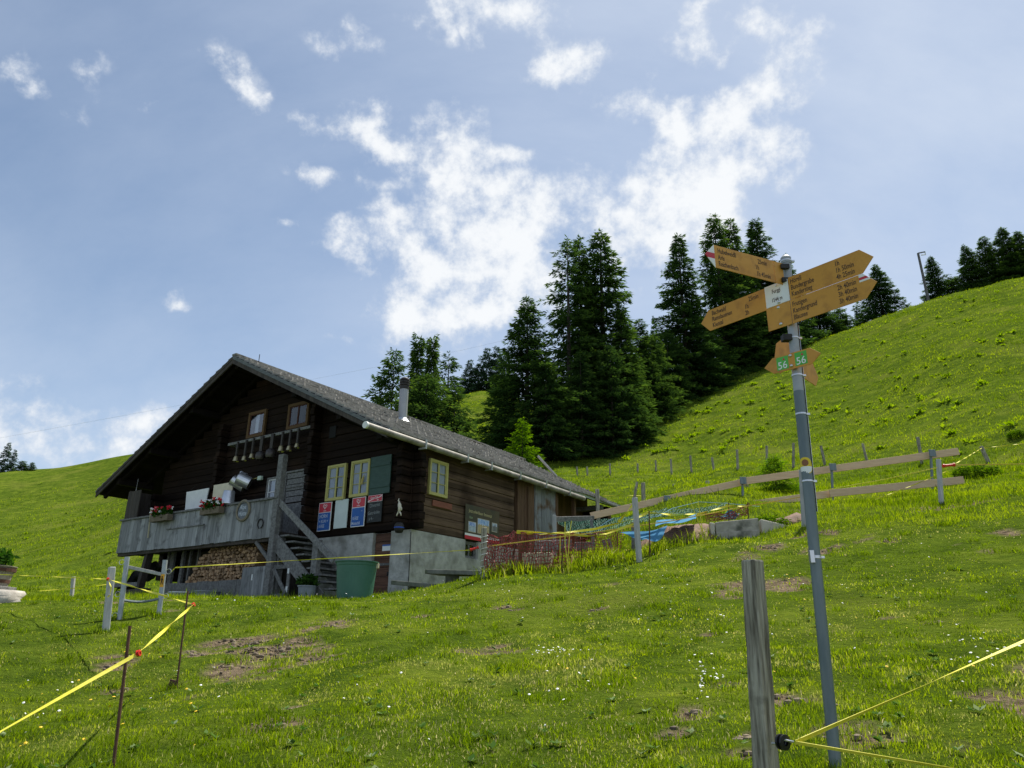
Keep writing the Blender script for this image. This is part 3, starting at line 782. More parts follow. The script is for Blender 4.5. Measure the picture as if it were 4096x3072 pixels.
window(-6.15, -5.55, 4.0, 4.95, front, nx=1, nz=2, fmat=GREYB, smat=WHITEP, cfrac=(.22, .98))
BRWN = mat('light_brown_window_wood', (.09, .05, .02), (.14, .08, .032), scale=12, stretch=(4, 4, 1))
REDB = mat('red_brown_window_wood', (.06, .022, .014), (.09, .03, .02), scale=12)
window(-7.58, -6.65, 6.46, 7.38, front, nx=1, nz=1, fmat=BRWN, smat=REDB, cfrac=(.35, .62), fw=.10)
window(-5.52, -4.5, 6.46, 7.32, front, nx=2, nz=1, fmat=BRWN, smat=REDB, curtain=False, fw=.10)
window(2.42, 3.05, 2.37, 2.84, lambda a, d, z: (-.14 + d, a, z), nx=2, nz=1, fmat=GREYB, smat=GREYB, curtain=False, fw=.04)
m = MB().box(-1.57, -.76, -.075, -.035, 3.94, 5.04)
sh = m.build('shutter', GREENP, hut, bevel=.006)
for z in (4.74, 4.12): MB().box(-1.55, -.78, -.095, -.076, z, z + .08).build('batten', GREENP, sh, bevel=.004)
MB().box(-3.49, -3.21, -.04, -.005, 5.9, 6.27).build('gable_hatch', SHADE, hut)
# doors
d1 = MB()
u = -5.22
while u < -4.36:
    d1.box(u, min(u + .17, -4.36) - .006, -.05, -.02, 2.99, 4.02); u += .17
for k in range(5): d1.box(-5.22, -4.36, -.055, -.02, 4.06 + k * .19, 4.06 + k * .19 + .165)
d1 = d1.build('balcony_door', GREYB, hut, bevel=.005)
MB().box(-5.38, -5.24, -.09, -.02, 2.99, 5.06).box(-4.34, -4.24, -.09, -.02, 2.99, 5.06).box(-5.24, -4.34, -.09, -.02, 5.0, 5.06).build('door_frame', GREYB, d1, bevel=.006)
MB().box(-5.2, -4.38, -.085, -.056, 4.52, 4.60).build('door_rail', GREYB, d1)
d2 = MB()
for k in range(8): d2.box(-1.34, -.7, .12, .17, 1.0 + k * .233, 1.0 + k * .233 + .225)
d2 = d2.build('cellar_door', mat('brown_door_boards', (.075, .035, .022), (.13, .065, .04), scale=4, stretch=(.6, 1, 9), bump=.5, course=(2, .233, .4)), hut, bevel=.006)
MB().box(-1.33, -.71, .10, .119, 1.98, 2.04).build('door_rail', GREYB, d2)
MB().box(-.80, -.76, .08, .119, 1.7, 1.8).build('handle', BLACKM, d2)
# side: board walls and the open shed under the rear eave
m = MB(); v = 5.21
while v < 6.2:
    m.box(-.2, .01 - rng.uniform(0, .01), v, v + .19, 2.2, 5.25); v += .2
m.box(-.02, .07, 5.74, 5.88, 3.0, 5.02)
m.build('board_wall', SHEDV, hut, bevel=.004)
m = MB(); v = 6.22
while v < 7.55:
    m.box(-.02, .04 - rng.uniform(0, .012), v, v + .19, 2.7, 5.25); v += .2
m.build('barn_door', SHEDG, hut, bevel=.004)
MB().box(-1.3, -1.1, 7.6, 12, 3, 5.8).build('shed_rear_wall', SHEDV, hut)
for v in (7.56, 8.83, 11.7): MB().box(-.05, .08, v, v + .12, 3.0, 5.1).build('shed_post', SHEDV, hut, bevel=.006)
MB().box(-1.1, .1, 10.9, 11.1, 5.02, 5.2).build('shed_beam', GREYB, hut)
MB().box(.02, .05, .86, 1.72, 3.64, 3.81).build('red_plank', REDBRN, hut)
# ------------------------------------------------------------------ things on and around the hut
C_ = Vector((HX, HY, 0)); DU = Vector((math.cos(YAW), -math.sin(YAW), 0)); DV = Vector((math.sin(YAW), math.cos(YAW), 0))
def hv(px, py, v):                              # the point of a sight line in the hut's plane y = v, in hut axes
    r = ray(px, py); p = r * ((C_.dot(DV) + v) / r.dot(DV)) - C_
    return Vector((p.dot(DU), v, p.z))
def hthing(name, label, cat, p, group=None): return thing(name, label, cat, H(*p), -YAW, group)
def hplace(o, p): o.location = H(*p); o.rotation_euler = (0, 0, -YAW); return o
LEATH = mat('dark_leather_strap', (.028, .022, .018), (.05, .04, .03), scale=9, rough=.6)
BRASS = mat('dull_brass', (.42, .36, .20), (.55, .48, .30), scale=7, rough=.42, metal=.7)
DBELL = mat('blackened_bell_iron', (.05, .045, .045), (.09, .08, .075), scale=6, rough=.5, metal=.5)
# bell rail under the gable windows
MB().box(-8.2, -3.9, -.33, -.27, 6.25, 6.34).box(-8.2, -8.1, -.3, -.01, 6.25, 6.31).build('bell_rail', GREYB, hut, bevel=.006)
bells = [(-7.6, 5.63, .085, 'brass', 'leftmost'), (-7.15, 5.60, .075, 'brass', 'squat, second from left'), (-6.77, 5.63, .075, 'brass', 'third from left'), (-6.32, 5.52, .15, 'dark', ''), (-5.8, 5.52, .16, 'dark', ''), (-5.31, 5.66, .09, 'brass', 'above the balcony post'), (-4.93, 5.64, .075, 'brass', 'second from the right'), (-4.56, 5.68, .07, 'brass', 'rightmost')]
for (u, z, r, k, w) in bells:
    lab = f'brass cowbell on dark strap under the gable, {w} in its row' if k == 'brass' else ('big dark plump cowbell on wide strap, left of the two dark ones' if u < -6 else 'big dark plump cowbell on wide strap, right of the two dark ones')
    b = hthing('cowbell', lab, 'cowbell', (u, -.36, z), 'cowbells hung in a row under the gable')
    if k == 'brass':
        MB().lathe([(r * 1.22, 0), (r * 1.08, r * .25), (r * .9, r * .9), (r * .78, r * 1.7), (r * .55, r * 2.1), (.01, r * 2.15)], n=18).build('bell_body', BRASS, b, smooth=True)
        s = .035
    else:
        MB().lathe([(r * .78, 0), (r * .95, r * .35), (r * 1.02, r * .9), (r * .9, r * 1.5), (r * .55, r * 1.8), (.01, r * 1.85)], n=18).build('bell_body', DBELL, b, smooth=True)
        s = .07
    h = 6.31 - z
    MB().box(-s, s, -.02, -.008, r * 1.9, h).box(-s, s, .02, .032, r * 1.9, h).box(-s, s, -.008, .02, h - .012, h).build('strap', LEATH, b)
    MB().lathe([(.001, -.03), (.014, -.02), (.014, .01), (.006, .03), (.006, r * 1.2)], n=8).build('clapper', BLACKM, b)

def bucket(name, label, p, axis, r0, r1, L, mt, lid=False, group=None, cat='bucket'):
    o = hthing(name, label, cat, p, group)
    ax = Vector(axis).normalized()
    MB().lathe([(.001, 0), (r0, 0), (r0 * 1.02, .01), (r1, L), (r1 * 1.05, L), (r1 * 1.05, L - .012), (r1 * .97, L - .012), (r0 * .95, .02), (.001, .02)], n=22, axis=ax).build('bucket_body', mt, o, smooth=False)
    return o, ax
o, ax = bucket('milk_pail', 'aluminium milk pail hung on the dark wall, mouth to the left', (-7.22, -.16, 4.74), (-.42, -.42, .36), .16, .185, .46, ALU)
o, ax = bucket('milk_pail', 'larger aluminium milk can with domed lid hung above the other pail', (-6.86, -.22, 4.82), (-.40, -.42, .24), .20, .215, .42, ALU)
MB().lathe([(.19, 0), (.17, .05), (.10, .10), (.05, .12), (.06, .17), (.001, .19)], (-.24, -.14, .24), 18, axis=(-.3, -.2, 1)).build('lid', ALU, o, smooth=True)
o = hthing('scrub_brush', 'long handled scrub brush fixed level on the wall beside the pails', 'brush', (-7.17, -.1, 4.98))
MB().cyl((0, 0, 0), (.55, 0, .04), .014, n=8).build('handle', YELW, o)
MB().box(.55, .74, -.05, .05, -.06, .08).build('brush_head', mat('pale_green_bristle', (.42, .55, .45), (.55, .66, .56), scale=30, rough=.9), o, bevel=.02)
o = hthing('upturned_pail', 'bright aluminium pail turned upside down on the balcony rail', 'pail', (-6.5, -1.19, 3.97))
MB().lathe([(.215, 0), (.225, .01), (.215, .03), (.165, .40), (.15, .415), (.001, .415)], n=24, axis=(.05, 0, 1)).build('pail_body', ALU, o, smooth=True)
o = hthing('hanging_pail', 'small white pail hanging from a cord over the balcony', 'pail', hv(286, 1094, -.9))
MB().lathe([(.001, 0), (.11, 0), (.15, .20), (.16, .20), (.16, .185), (.10, .01)], n=18).build('pail_body', WHITEP, o)
MB().tube([(-.15, 0, .2), (-.05, 0, .42), (.05, 0, .62), (.15, 0, .2)], .006).cyl((.05, 0, .62), (.06, 0, 1.0), .004, n=5).build('cord', WHITEP, o)
for (q, lab, mt, nm) in [([(403, 1063), (451, 1054), (440, 1104), (399, 1107)], 'plain white board hung on the dark wall behind the rail, left one', WHITEP, 'white_board'), ([(462, 1048), (503, 1041), (498, 1085), (457, 1090)], 'cream board hung on the dark wall behind the flower box', CREAMP, 'white_board')]:
    P_ = [hv(a, b, -.45) for a, b in q]; c = sum(P_, Vector()) / 4
    o = hthing(nm, lab, 'board', c)
    vs = [x - c for x in P_]
    MB().hexa([vs[3], vs[2], vs[2] + Vector((0, .03, 0)), vs[3] + Vector((0, .03, 0)), vs[0], vs[1], vs[1] + Vector((0, .03, 0)), vs[0] + Vector((0, .03, 0))]).build('panel', mt, o)
    MB().cyl(vs[0] + Vector((.06, .01, -.02)), vs[0] + Vector((.06, .30, .30)), .006, n=5).cyl(vs[1] + Vector((-.06, .01, -.02)), vs[1] + Vector((-.06, .30, .30)), .006, n=5).build('hanging_cord', LEATH, o)
# flower boxes
GLEAF = leaf_mat('box_plant_leaf', [(0, (.015, .04, .008)), (.5, (.03, .08, .012)), (1, (.06, .13, .02))])
PET = {'red': mat('red_petal', (.60, .012, .03), rough=.6), 'white': mat('white_petal', (.80, .80, .80), rough=.6), 'yellow': mat('yellow_petal', (.75, .50, .02), rough=.6)}
def leaf_cloud(n, c, s, size, seed):
    g = np.random.default_rng(seed)
    P_ = g.normal(0, 1, (n, 3)); P_ /= np.linalg.norm(P_, axis=1)[:, None]; P_ *= g.uniform(.3, 1, (n, 1)) ** .5
    P_ = P_ * np.array(s) + np.array(c)
    return quads(P_, g.normal(0, 1, (n, 3)), g.normal(0, 1, (n, 3)), size * g.uniform(.6, 1.3, n), .55)
def quads(P_, d, s, L, asp):
    d = d / np.linalg.norm(d, axis=1)[:, None]
    s = s - d * (s * d).sum(1)[:, None]; s /= np.linalg.norm(s, axis=1)[:, None] + 1e-9
    L = np.asarray(L)[:, None]
    v = np.stack([P_, P_ + d * L * .45 + s * L * asp * .5, P_ + d * L, P_ + d * L * .45 - s * L * asp * .5], 1).reshape(-1, 3)
    f = np.arange(len(v)).reshape(-1, 4)
    return v, f
for i, (u0, u1, lab) in enumerate([(-10.16, -9.14, 'wooden flower box with red and white blooms, nearer the balcony end'), (-7.38, -6.42, 'wooden flower box with red and white blooms under the cream board')]):
    o = hthing('flower_box', lab, 'flower box', ((u0 + u1) / 2, -1.42, 3.66), 'flower boxes on the balcony rail')
    w = (u1 - u0) / 2
    MB().box(-w, w, -.1, .1, 0, .2).build('box', mat('flower_box_wood%d' % i, (.12, .095, .06), (.2, .16, .11), scale=5, stretch=(1, 4, 9), bump=.3), o, bevel=.006)
    v, f = leaf_cloud(650, (0, 0, .26), (w * 1.02, .17, .17), .09, 40 + i)
    mesh_np('foliage', v, f, 4, GLEAF, tint=np.repeat(nr.uniform(0, 1, len(f)), 4), parent=o)
    for cname, n in (('red', 17), ('white', 10)):
        m = MB()
        for k in range(n):
            c = Vector((rng.uniform(-w, w), rng.uniform(-.17, .08), rng.uniform(.26, .48)))
            for j in range(7):
                e = c + Vector((rng.gauss(0, .02), rng.gauss(0, .02), rng.gauss(0, .018)))
                m.ball(e, .022, 6, 4)
        m.build(cname + '_blooms', PET[cname], o)
# name roundel and horseshoe on the railing
o = hthing('round_sign', 'round grey wooden sign with chalk lettering on the balcony railing', 'sign', (-5.55, -1.25, 3.68))
def Ry(m): return m
MB().lathe([(.001, 0), (.25, 0), (.25, .02), (.001, .02)], (0, 0, 0), 28, axis=(0, -1, 0)).build('board', mat('round_slate', (.13, .145, .16), (.18, .20, .22), scale=5), o)
MB().lathe([(.25, -.0), (.33, .0), (.33, .04), (.29, .06), (.25, .04)], (0, 0, 0), 28, axis=(0, -1, 0)).build('rim', mat('round_sign_rim', (.17, .15, .10), (.24, .21, .15), scale=8), o)
text('Alpe', CHALK, .20, o, frame_mtx((-.17, -.024, .04), (1, 0, 0), (0, 0, 1)), .8)
text('Hütte', CHALK, .19, o, frame_mtx((-.21, -.024, -.15), (1, 0, 0), (0, 0, 1)), .85)
o = hthing('horseshoe', 'rusty horseshoe nailed to the grey balcony boards', 'horseshoe', (-4.68, -1.262, 3.22))
MB().tube([(.12 * math.sin(a) * (1 if abs(a) < 2.2 else .9), 0, .14 * math.cos(a)) for a in [(-2.75 + 5.5 * i / 20) for i in range(21)]], .017, 6).build('iron_arc', BLACKM, o)
o = hthing('leaning_pole', 'pale thin pole standing upright against the balcony boards', 'pole', (-10.45, -1.33, 3.2))
MB().cyl((0, .03, 0), (-.06, .0, 1.0), .022, n=8).build('stick', mat('pale_peeled_wood', (.42, .38, .22), (.5, .46, .30), scale=8, stretch=(5, 5, 1)), o)

# signs beside the door
def heart(parent, c, s, mt):
    for (k, w) in ((1.0, .14), (.56, .13)):
        pts = []
        for i in range(30):
            a = 2 * math.pi * (i + .5) / 30
            x = 16 * math.sin(a) ** 3; y = 13 * math.cos(a) - 5 * math.cos(2 * a) - 2 * math.cos(3 * a) - math.cos(4 * a)
            pts.append(Vector((x / 17 * s * k, 0, (y + 2) / 17 * s * k)))
        if k == 1.0: pts = pts[3:]
        else: pts = pts[:-4]
        MB().tube([c + q for q in pts], w * s * .5, 5).build('heart_emblem', mt, parent)
def ice_sign(u0, u1, z0, z1, zs, lab, lines):
    o = hthing('menu_sign', lab, 'sign', ((u0 + u1) / 2, -.06, z0), 'menu signs on the front wall')
    w, h = (u1 - u0) / 2, z1 - z0
    MB().box(-w, w, -.012, .012, 0, h).build('board', WHITES, o, bevel=.003)
    MB().box(-w + .02, w - .02, -.017, -.0125, zs - z0 + .01, h - .02).build('red_field', REDS, o)
    MB().box(-w + .02, w - .02, -.017, -.0125, .02, zs - z0 - .01).build('blue_field', BLUES, o)
    heart(o, Vector((0, -.02, (zs - z0 + h) / 2 + .02)), .085, WHITES)
    text('LUSSO', WHITES, .045, o, frame_mtx((0, -.018, zs - z0 + .035), (1, 0, 0), (0, 0, 1)), 1, 'CENTER')
    for (b, x, z, s) in lines: text(b, CHALK, s, o, frame_mtx((x, -.018, z), (1, 0, 0), (0, 0, 1)), .8)
ice_sign(-3.59, -3.05, 3.06, 3.90, 3.60, 'tall enamel sign, red heart panel over blue field, beside the stair', [('HORN', -.21, .38, .15), ('+ KUH +', -.22, .24, .13), ('KÄSE', -.2, .10, .13)])
ice_sign(-2.19, -1.66, 3.08, 3.92, 3.63, 'tall enamel sign, red heart panel over blue field, under the shuttered window', [('–', .12, .40, .14), ('KÄSE', -.2, .20, .13), ('Mutschli', -.23, .06, .125)])
o = hthing('white_board', 'plain white upright board between the two heart signs', 'board', (-2.63, -.06, 3.09))
MB().box(-.265, .265, -.012, .012, 0, .83).build('panel', mat('greenish_white_board', (.66, .74, .70), (.58, .66, .62), scale=3), o, bevel=.003)
MB().box(-.02, .02, -.014, -.0125, .81, .825).build('nail_head', BLACKM, o)
o = hthing('drinks_board', 'blackboard with chalk writing below a red drinks sign', 'sign', (-1.28, -.06, 3.16))
MB().box(-.275, .275, -.012, .012, 0, .76).build('board', SLATE, o, bevel=.003)
MB().box(-.275, .275, -.02, -.013, .57, .76).build('header', WHITES, o)
MB().box(-.265, .265, -.026, -.0205, .58, .75).build('red_field', REDS, o)
m = MB()
def wave(f0, f1, z0, z1, w):
    vs = []
    for i in range(17):
        f = i / 16; x = -.26 + .52 * f
        z = .575 + .17 * (f0 + (f1 - f0) * f + .06 * math.sin(f * 6.3))
        ww = w * math.sin(math.pi * min(1, max(.02, abs(f - z1) / abs(z0 - z1)))) if False else w * (abs(f - .5) * 1.6)
        vs += [(x, -.0285, z), (x, -.0285, min(.748, z + ww * .17))]
    m.add(vs, [(2 * i, 2 * i + 2, 2 * i + 3, 2 * i + 1) for i in range(16)])
wave(.03, .78, 0, 1, .22)
m.build('white_swash', WHITES, o)
text('Coca-Cola', WHITES, .095, o, frame_mtx((-.02, -.0295, .655), (1, 0, .04), (-.15, 0, 1)), .72, 'CENTER')
text('light', WHITES, .05, o, frame_mtx((.12, -.0295, .60), (1, 0, 0), (0, 0, 1)), .9, 'CENTER')
for (b, x, z, s) in [('Diverse', -.2, .42, .15), ('Getränke', -.25, .21, .14), ('à 4.-', -.2, .06, .12)]: text(b, CHALKD, s, o, frame_mtx((x, -.0135, z), (1, 0, .05), (0, 0, 1)), .85)
o = hthing('door_notice', 'white paper notice with blue heading pinned to the cellar door', 'notice', (-.905, .115, 2.37))
MB().box(-.15, .15, -.008, .0, 0, .17).build('sheet', WHITEP, o)
MB().box(-.15, .15, -.01, -.0085, .13, .17).build('heading', BLUES, o)
o = hthing('door_hook', 'yellowish corn cob like wooden handle hung on the dark log wall', 'ornament', hv(783, 1036, -.12))
MB().tube([(-.03, 0, -.14), (0, 0, 0), (.05, 0, .12)], [.03, .035, .015], 8).build('cob', mat('straw_yellow', (.45, .36, .10), (.55, .46, .18), scale=30), o)
o = hthing('animal_figure', 'small white wooden animal figure hung on the corner logs', 'ornament', (.06, -.50, 3.36))
m = MB()
m.tube([(-.02, 0, .18), (0, 0, .10), (.02, 0, 0), (.0, 0, -.1)], [.018, .045, .05, .03], 8)
m.tube([(-.01, 0, -.08), (-.07, 0, -.16), (-.08, 0, -.2)], [.022, .018, .014], 6); m.tube([(.01, 0, -.08), (.06, 0, -.14), (.08, 0, -.2)], [.022, .018, .014], 6)
m.tube([(.02, 0, .06), (.08, 0, .0), (.09, 0, -.06)], [.02, .016, .012], 6); m.tube([(-.02, 0, .17), (-.05, 0, .22), (-.03, 0, .27)], [.02, .018, .006], 6)
m.build('figure_body', mat('cream_wood_figure', (.66, .62, .5), (.58, .54, .42), scale=8), o, smooth=True)
o = hthing('wall_lantern', 'black round lantern under the log ends at the corner', 'lantern', (.02, -.42, 2.86))
MB().lathe([(.001, -.14), (.09, -.13), (.13, -.05), (.13, .06), (.09, .13), (.001, .15)], n=14).build('lamp_housing', BLACKM, o, smooth=True)
MB().lathe([(.135, -.012), (.14, 0), (.135, .012)], n=14).build('lamp_band', mat('blue_plastic', (.03, .10, .5), rough=.4), o)
MB().cyl((.06, 0.02, 1.3), (.05, .02, 2.8), .012, n=6).build('corner_cable', BLACKM, hut)

# poster on the side wall (flat, as in the place)
o = hthing('farm_poster', 'dark information poster with three pictures on the side wall above the window', 'poster', (.075, 2.33, 2.90))
def sx(mb, a0, a1, z0, z1, d0, d1): return mb.box(d0, d1, a0, a1, z0, z1)
POST = mat('poster_dark_ground', (.055, .055, .04), (.10, .075, .045), scale=2, rough=.5)
sx(MB(), 0, 1.73, 0, 1.02, -.02, .0).build('sheet', POST, o)
sx(MB(), .0, 1.73, .105, .17, .0005, .003).build('white_band', WHITES, o)
sx(MB(), .0, 1.73, .0, .105, .0005, .003).build('red_band', REDS, o)
def picture(a0, a1, z0, z1, sky, land, nm):
    sx(MB(), a0, a1, z0, z1, .0005, .004).build('picture_border', mat(nm + '_border', (.5, .46, .36), rough=.5), o)
    zm = z0 + (z1 - z0) * .45
    sx(MB(), a0 + .02, a1 - .02, zm, z1 - .02, .0045, .006).build('picture_sky', mat(nm + '_sky', sky, (.55, .65, .8), scale=9, rough=.5), o)
    m = MB(); n = 12; vs = []
    for i in range(n + 1):
        a = a0 + .02 + (a1 - a0 - .04) * i / n; h = zm + (z1 - z0) * (.05 + .16 * abs(math.sin(i * 1.3 + a0 * 5)))
        vs += [(.0075, a, z0 + .02), (.0075, a, h)]
    m.add(vs, [(2 * i, 2 * i + 2, 2 * i + 3, 2 * i + 1) for i in range(n)])
    m.build('picture_land', mat(nm + '_land', land, tuple(min(1, c * 1.6) for c in land), scale=14, rough=.5), o)
picture(.15, .53, .22, .53, (.10, .20, .55), (.30, .36, .40), 'left_picture')
picture(.60, 1.20, .22, .68, (.16, .32, .62), (.38, .30, .16), 'middle_picture')
picture(1.34, 1.62, .36, .64, (.16, .17, .18), (.14, .14, .13), 'right_picture')
text('Jetzt erleb Bauer Emmental', mat('poster_straw_letters', (.50, .44, .22), rough=.6), .135, o, frame_mtx((.002, .16, .80), (0, 1, -.02), (0, 0, 1)), .78)
text('Käse', mat('poster_green_letters', (.30, .40, .22), rough=.6), .10, o, frame_mtx((.002, .20, .62), (0, 1, 0), (0, 0, 1)), .8)

# firewood: every split log
FIRE = mat('split_firewood', (.26, .16, .085), (.46, .31, .18), scale=9, stretch=(2, .5, 2), bump=.3, rnd=.45, c3=(.12, .075, .045), s3=7, lo3=.55, hi3=.7)
protos = []
for k in range(5):
    n = rng.choice([3, 4, 5]); m = MB(); a0 = rng.uniform(0, 6)
    ring = [(.068 * rng.uniform(.75, 1.2) * math.cos(a0 + 2 * math.pi * i / n + rng.uniform(-.3, .3)), .062 * rng.uniform(.75, 1.2) * math.sin(a0 + 2 * math.pi * i / n)) for i in range(n)]
    m.prism(ring, lambda a, b, t: (a, t, b), -.25, .25)
    me = m.build('firewood_log', FIRE, bevel=.006); protos.append(me)
cnt = 0
z = 1.74
row = 0
while z < 2.80:
    u = -8.62 + (row % 2) * .055 + max(0, (z - 1.74)) * .74 + (max(0, z - 2.5) * 1.6)
    ue = -5.2 if z > 2.05 else -5.6
    while u < ue:
        if z > 2.62 and rng.random() < .12: u += .11; continue
        q = protos[cnt] if cnt < 5 else protos[rng.randrange(5)].copy()
        if cnt >= 5: col.objects.link(q)
        q.location = H(u + rng.uniform(-.012, .012), -.55 + rng.uniform(-.05, .04), z + rng.uniform(-.012, .012))
        q.rotation_euler = (rng.uniform(-.05, .05), rng.uniform(-3, 3) if rng.random() < .75 else 0, -YAW + rng.uniform(-.07, .07))
        tag(q, 'split firewood log lying in the big stack under the balcony', 'log', 'firewood logs stacked under the balcony')
        cnt += 1; u += .108
    z += .098; row += 1
# little board door, gate with diagonal, tubs, tools
dm = hthing('board_hatch', 'low grey board door standing beside the firewood stack', 'door', (-5.0, -1.03, 1.1))
u = -.52
m = MB()
while u < .5: m.box(u, u + .2, -.02, .02, 0, .93); u += .207
m.build('door_boards', GREYV, dm, bevel=.004)
MB().box(-.05, .0, -.035, -.021, .55, .72).build('latch', WHITEP, dm)
gm = hthing('low_gate', 'grey wooden frame gate with one diagonal brace below the stair', 'gate', (-3.6, -1.16, 1.1))
for b in [((-.4, 0, .08), (.34, 0, .08)), ((-.4, 0, .86), (.34, 0, .86)), ((-.36, 0, .08), (-.36, 0, .9)), ((.30, 0, .08), (.30, 0, .9)), ((-.34, -.03, .82), (.28, -.03, .12))]:
    MB().bar(b[0], b[1], .035, .11, side=(0, 1, 0)).build('gate_bar', GREYB, gm, bevel=.004)
MB().box(.26, .34, -.03, -.019, .16, .32).box(.26, .34, -.03, -.019, .66, .80).build('hinge', ZINC, gm)
o = hthing('snow_shovel', 'shovel with blue grip and white shaft under the stair', 'shovel', (-2.95, -.9, 1.1))
MB().cyl((0, 0, .1), (.03, 0, .62), .02, n=8).build('shaft', WHITEP, o)
MB().bar((-.17, 0, .66), (.07, 0, .63), .05, .07).build('grip', mat('blue_grip', (.02, .09, .42), rough=.4), o, bevel=.015)
def tub(name, lab, p, r, h, mt, cat='tub', flat=False):
    o = hthing(name, lab, cat, p)
    MB().lathe([(.001, 0), (r * .8, 0), (r, h), (r * 1.07, h), (r * 1.07, h - .03), (r * .97, h - .03), (r * .78, .02), (.001, .02)], n=24).build('tub_body', mt, o)
    return o
PGREY = mat('grey_plastic', (.22, .25, .27), (.28, .31, .33), scale=4, rough=.5)
o = tub('plant_tub', 'grey tub with a bushy green plant at the foot of the stair', (-2.15, -1.45, 1.02), .24, .36, PGREY)
v, f = leaf_cloud(500, (0, 0, .46), (.30, .25, .18), .10, 3)
mesh_np('foliage', v, f, 4, GLEAF, tint=np.repeat(nr.uniform(0, .9, len(f)), 4), parent=o)
tub('grey_tub', 'wide grey zinc tub standing before the low plank wall', (-7.6, -1.5, 1.02), .42, .34, ZINC)
tub('grey_tub', 'dark grey mortar tub beside the zinc tub', (-6.4, -1.5, 1.04), .36, .32, PGREY)

# big green water tub in front of the cellar door
GREENT = mat('green_plastic_tub', (.045, .135, .095), (.06, .165, .12), scale=2, rough=.45, bump=.05)
b0 = at(766, 1286, 17.0); bz = gz(b0.x, b0.y) - .05
o = thing('water_tub', 'large round green plastic tub on the grass before the cellar door', 'tub', (b0.x, b0.y, bz))
zt = at(766, 1214, 17.0).z - bz
MB().lathe([(.001, 0), (.375, 0), (.385, .02), (.445, zt - .10), (.455, zt - .085), (.46, zt - .03), (.49, zt - .02), (.49, zt), (.455, zt), (.43, zt - .1), (.36, .04), (.001, .04)], n=40).build('tub_body', GREENT, o, smooth=False)
MB().box(.44, .50, -.06, .02, zt - .14, zt - .03).build('overflow_fitting', mat('pale_fitting', (.5, .45, .3), rough=.5), o, bevel=.01)

# heap of old boards and a grey tarpaulin under the balcony prop
for i, (p0, p1, w, h, lab) in enumerate([((-12.4, -1.2, 1.72), (-10.9, -1.0, 1.74), .2, .13, 'thick grey beam on top of the timber heap under the balcony end'),
        ((-12.5, -1.35, 1.35), (-10.5, -1.15, 1.36), .22, .16, 'brown beam low in the timber heap under the balcony end'),
        ((-12.4, -.9, 1.50), (-10.3, -1.1, 1.52), .24, .14, 'dark plank in the middle of the timber heap under the balcony end')]):
    c = (Vector(p0) + Vector(p1)) / 2
    o = hthing('heap_beam', lab, 'beam', c)
    MB().bar(Vector(p0) - c, Vector(p1) - c, w, h).build('timber', GREYB if i == 0 else DARKB, o, bevel=.01)
o = hthing('tarpaulin', 'crumpled black tarpaulin sloping over the timber heap', 'tarpaulin', (-11.3, -.75, 1.8))
n = 18; vs = []; fs = []
for i in range(n + 1):
    for j in range(n + 1):
        a, b = i / n, j / n
        x = -1.1 + 1.7 * a; y = -.3 + .9 * b
        zz = -.1 + .75 * a + .12 * math.sin(a * 14 + b * 5) * (1 - a * .5) + .07 * math.sin(b * 13 + a * 3) - .25 * (1 - b) * (1 - a)
        vs.append((x, y, zz))
for i in range(n):
    for j in range(n): fs.append((i * (n + 1) + j, (i + 1) * (n + 1) + j, (i + 1) * (n + 1) + j + 1, i * (n + 1) + j + 1))
MB().add(vs, fs).build('sheet', mat('black_tarpaulin', (.03, .032, .035), (.06, .06, .062), scale=4, rough=.45), o, smooth=True)

# table and bench by the side wall
STONE = mat('mossy_stone_slab', (.10, .105, .085), (.19, .19, .165), scale=5, bump=.6, c3=(.06, .075, .035), s3=3, lo3=.5, hi3=.7)
def slabthing(name, lab, cat, pa, pb, y0, y1, th, drop):
    a, b = at(pa[0], pa[1], y0), at(pb[0], pb[1], y1)
    c = (a + b) / 2; gzz = gz(c.x, c.y)
    o = thing(name, lab, cat, (c.x, c.y, c.z))
    d = (b - a).normalized()
    MB().bar(a - c, b - c, .62, th).build('top', STONE, o, bevel=.012)
    l = (b - a).length
    MB().bar(d * -.12 * l + Vector((0, .05, -th / 2)), d * -.12 * l + Vector((0, .05, gzz - c.z - .15)), .3, .32).build('leg', STONE, o, bevel=.015)
    MB().bar(d * .3 * l + Vector((0, .05, -th / 2)), d * .3 * l + Vector((0, .05, gzz - c.z - .15)), .25, .3).build('leg', STONE, o, bevel=.015)
    return o
slabthing('stone_table', 'thick mossy table slab beside the stone side wall', 'table', (934, 1237), (1050, 1240), 17.9, 17.2, .10, 0)
slabthing('stone_bench', 'low dark bench slab at the foot of the stone wall', 'bench', (864, 1260), (955, 1268), 18.4, 17.6, .10, 0)
# ------------------------------------------------------------------ signpost
ORANGE = mat('orange_sign_enamel', (.59, .285, .05), (.65, .325, .065), scale=5, rough=.5, spec=.25, c3=(.44, .205, .045), s3=14, lo3=.5, hi3=.75, detail=8)
BLACKL = mat('dark_brown_letters', (.075, .045, .028), rough=.6)
POLE = mat('galvanised_pole', (.13, .165, .175), (.20, .235, .24), scale=5, stretch=(3, 3, .5), rough=.5, metal=.35, bump=.05)
POLET = mat('bright_galvanised', (.27, .29, .29), (.38, .40, .40), scale=5, rough=.5, metal=.4)
STEEL = mat('bright_steel', (.62, .62, .62), rough=.3, metal=.9)
PB, PT = at(1805, 1655, 4.3), at(1697, 556, 4.35)
post = thing('signpost', 'tall grey steel hiking signpost with orange direction boards', 'signpost', (PB.x, PB.y, gz(PB.x, PB.y)))
O_ = Vector(post.location)
def pole_at(z): return PB + (PT - PB) * ((z - PB.z) / (PT.z - PB.z))
lo = pole_at(O_.z - .3)
MB().cyl(lo - O_, pole_at(1.50) - O_, .0315, n=24).build('pole', POLE, post, smooth=False)
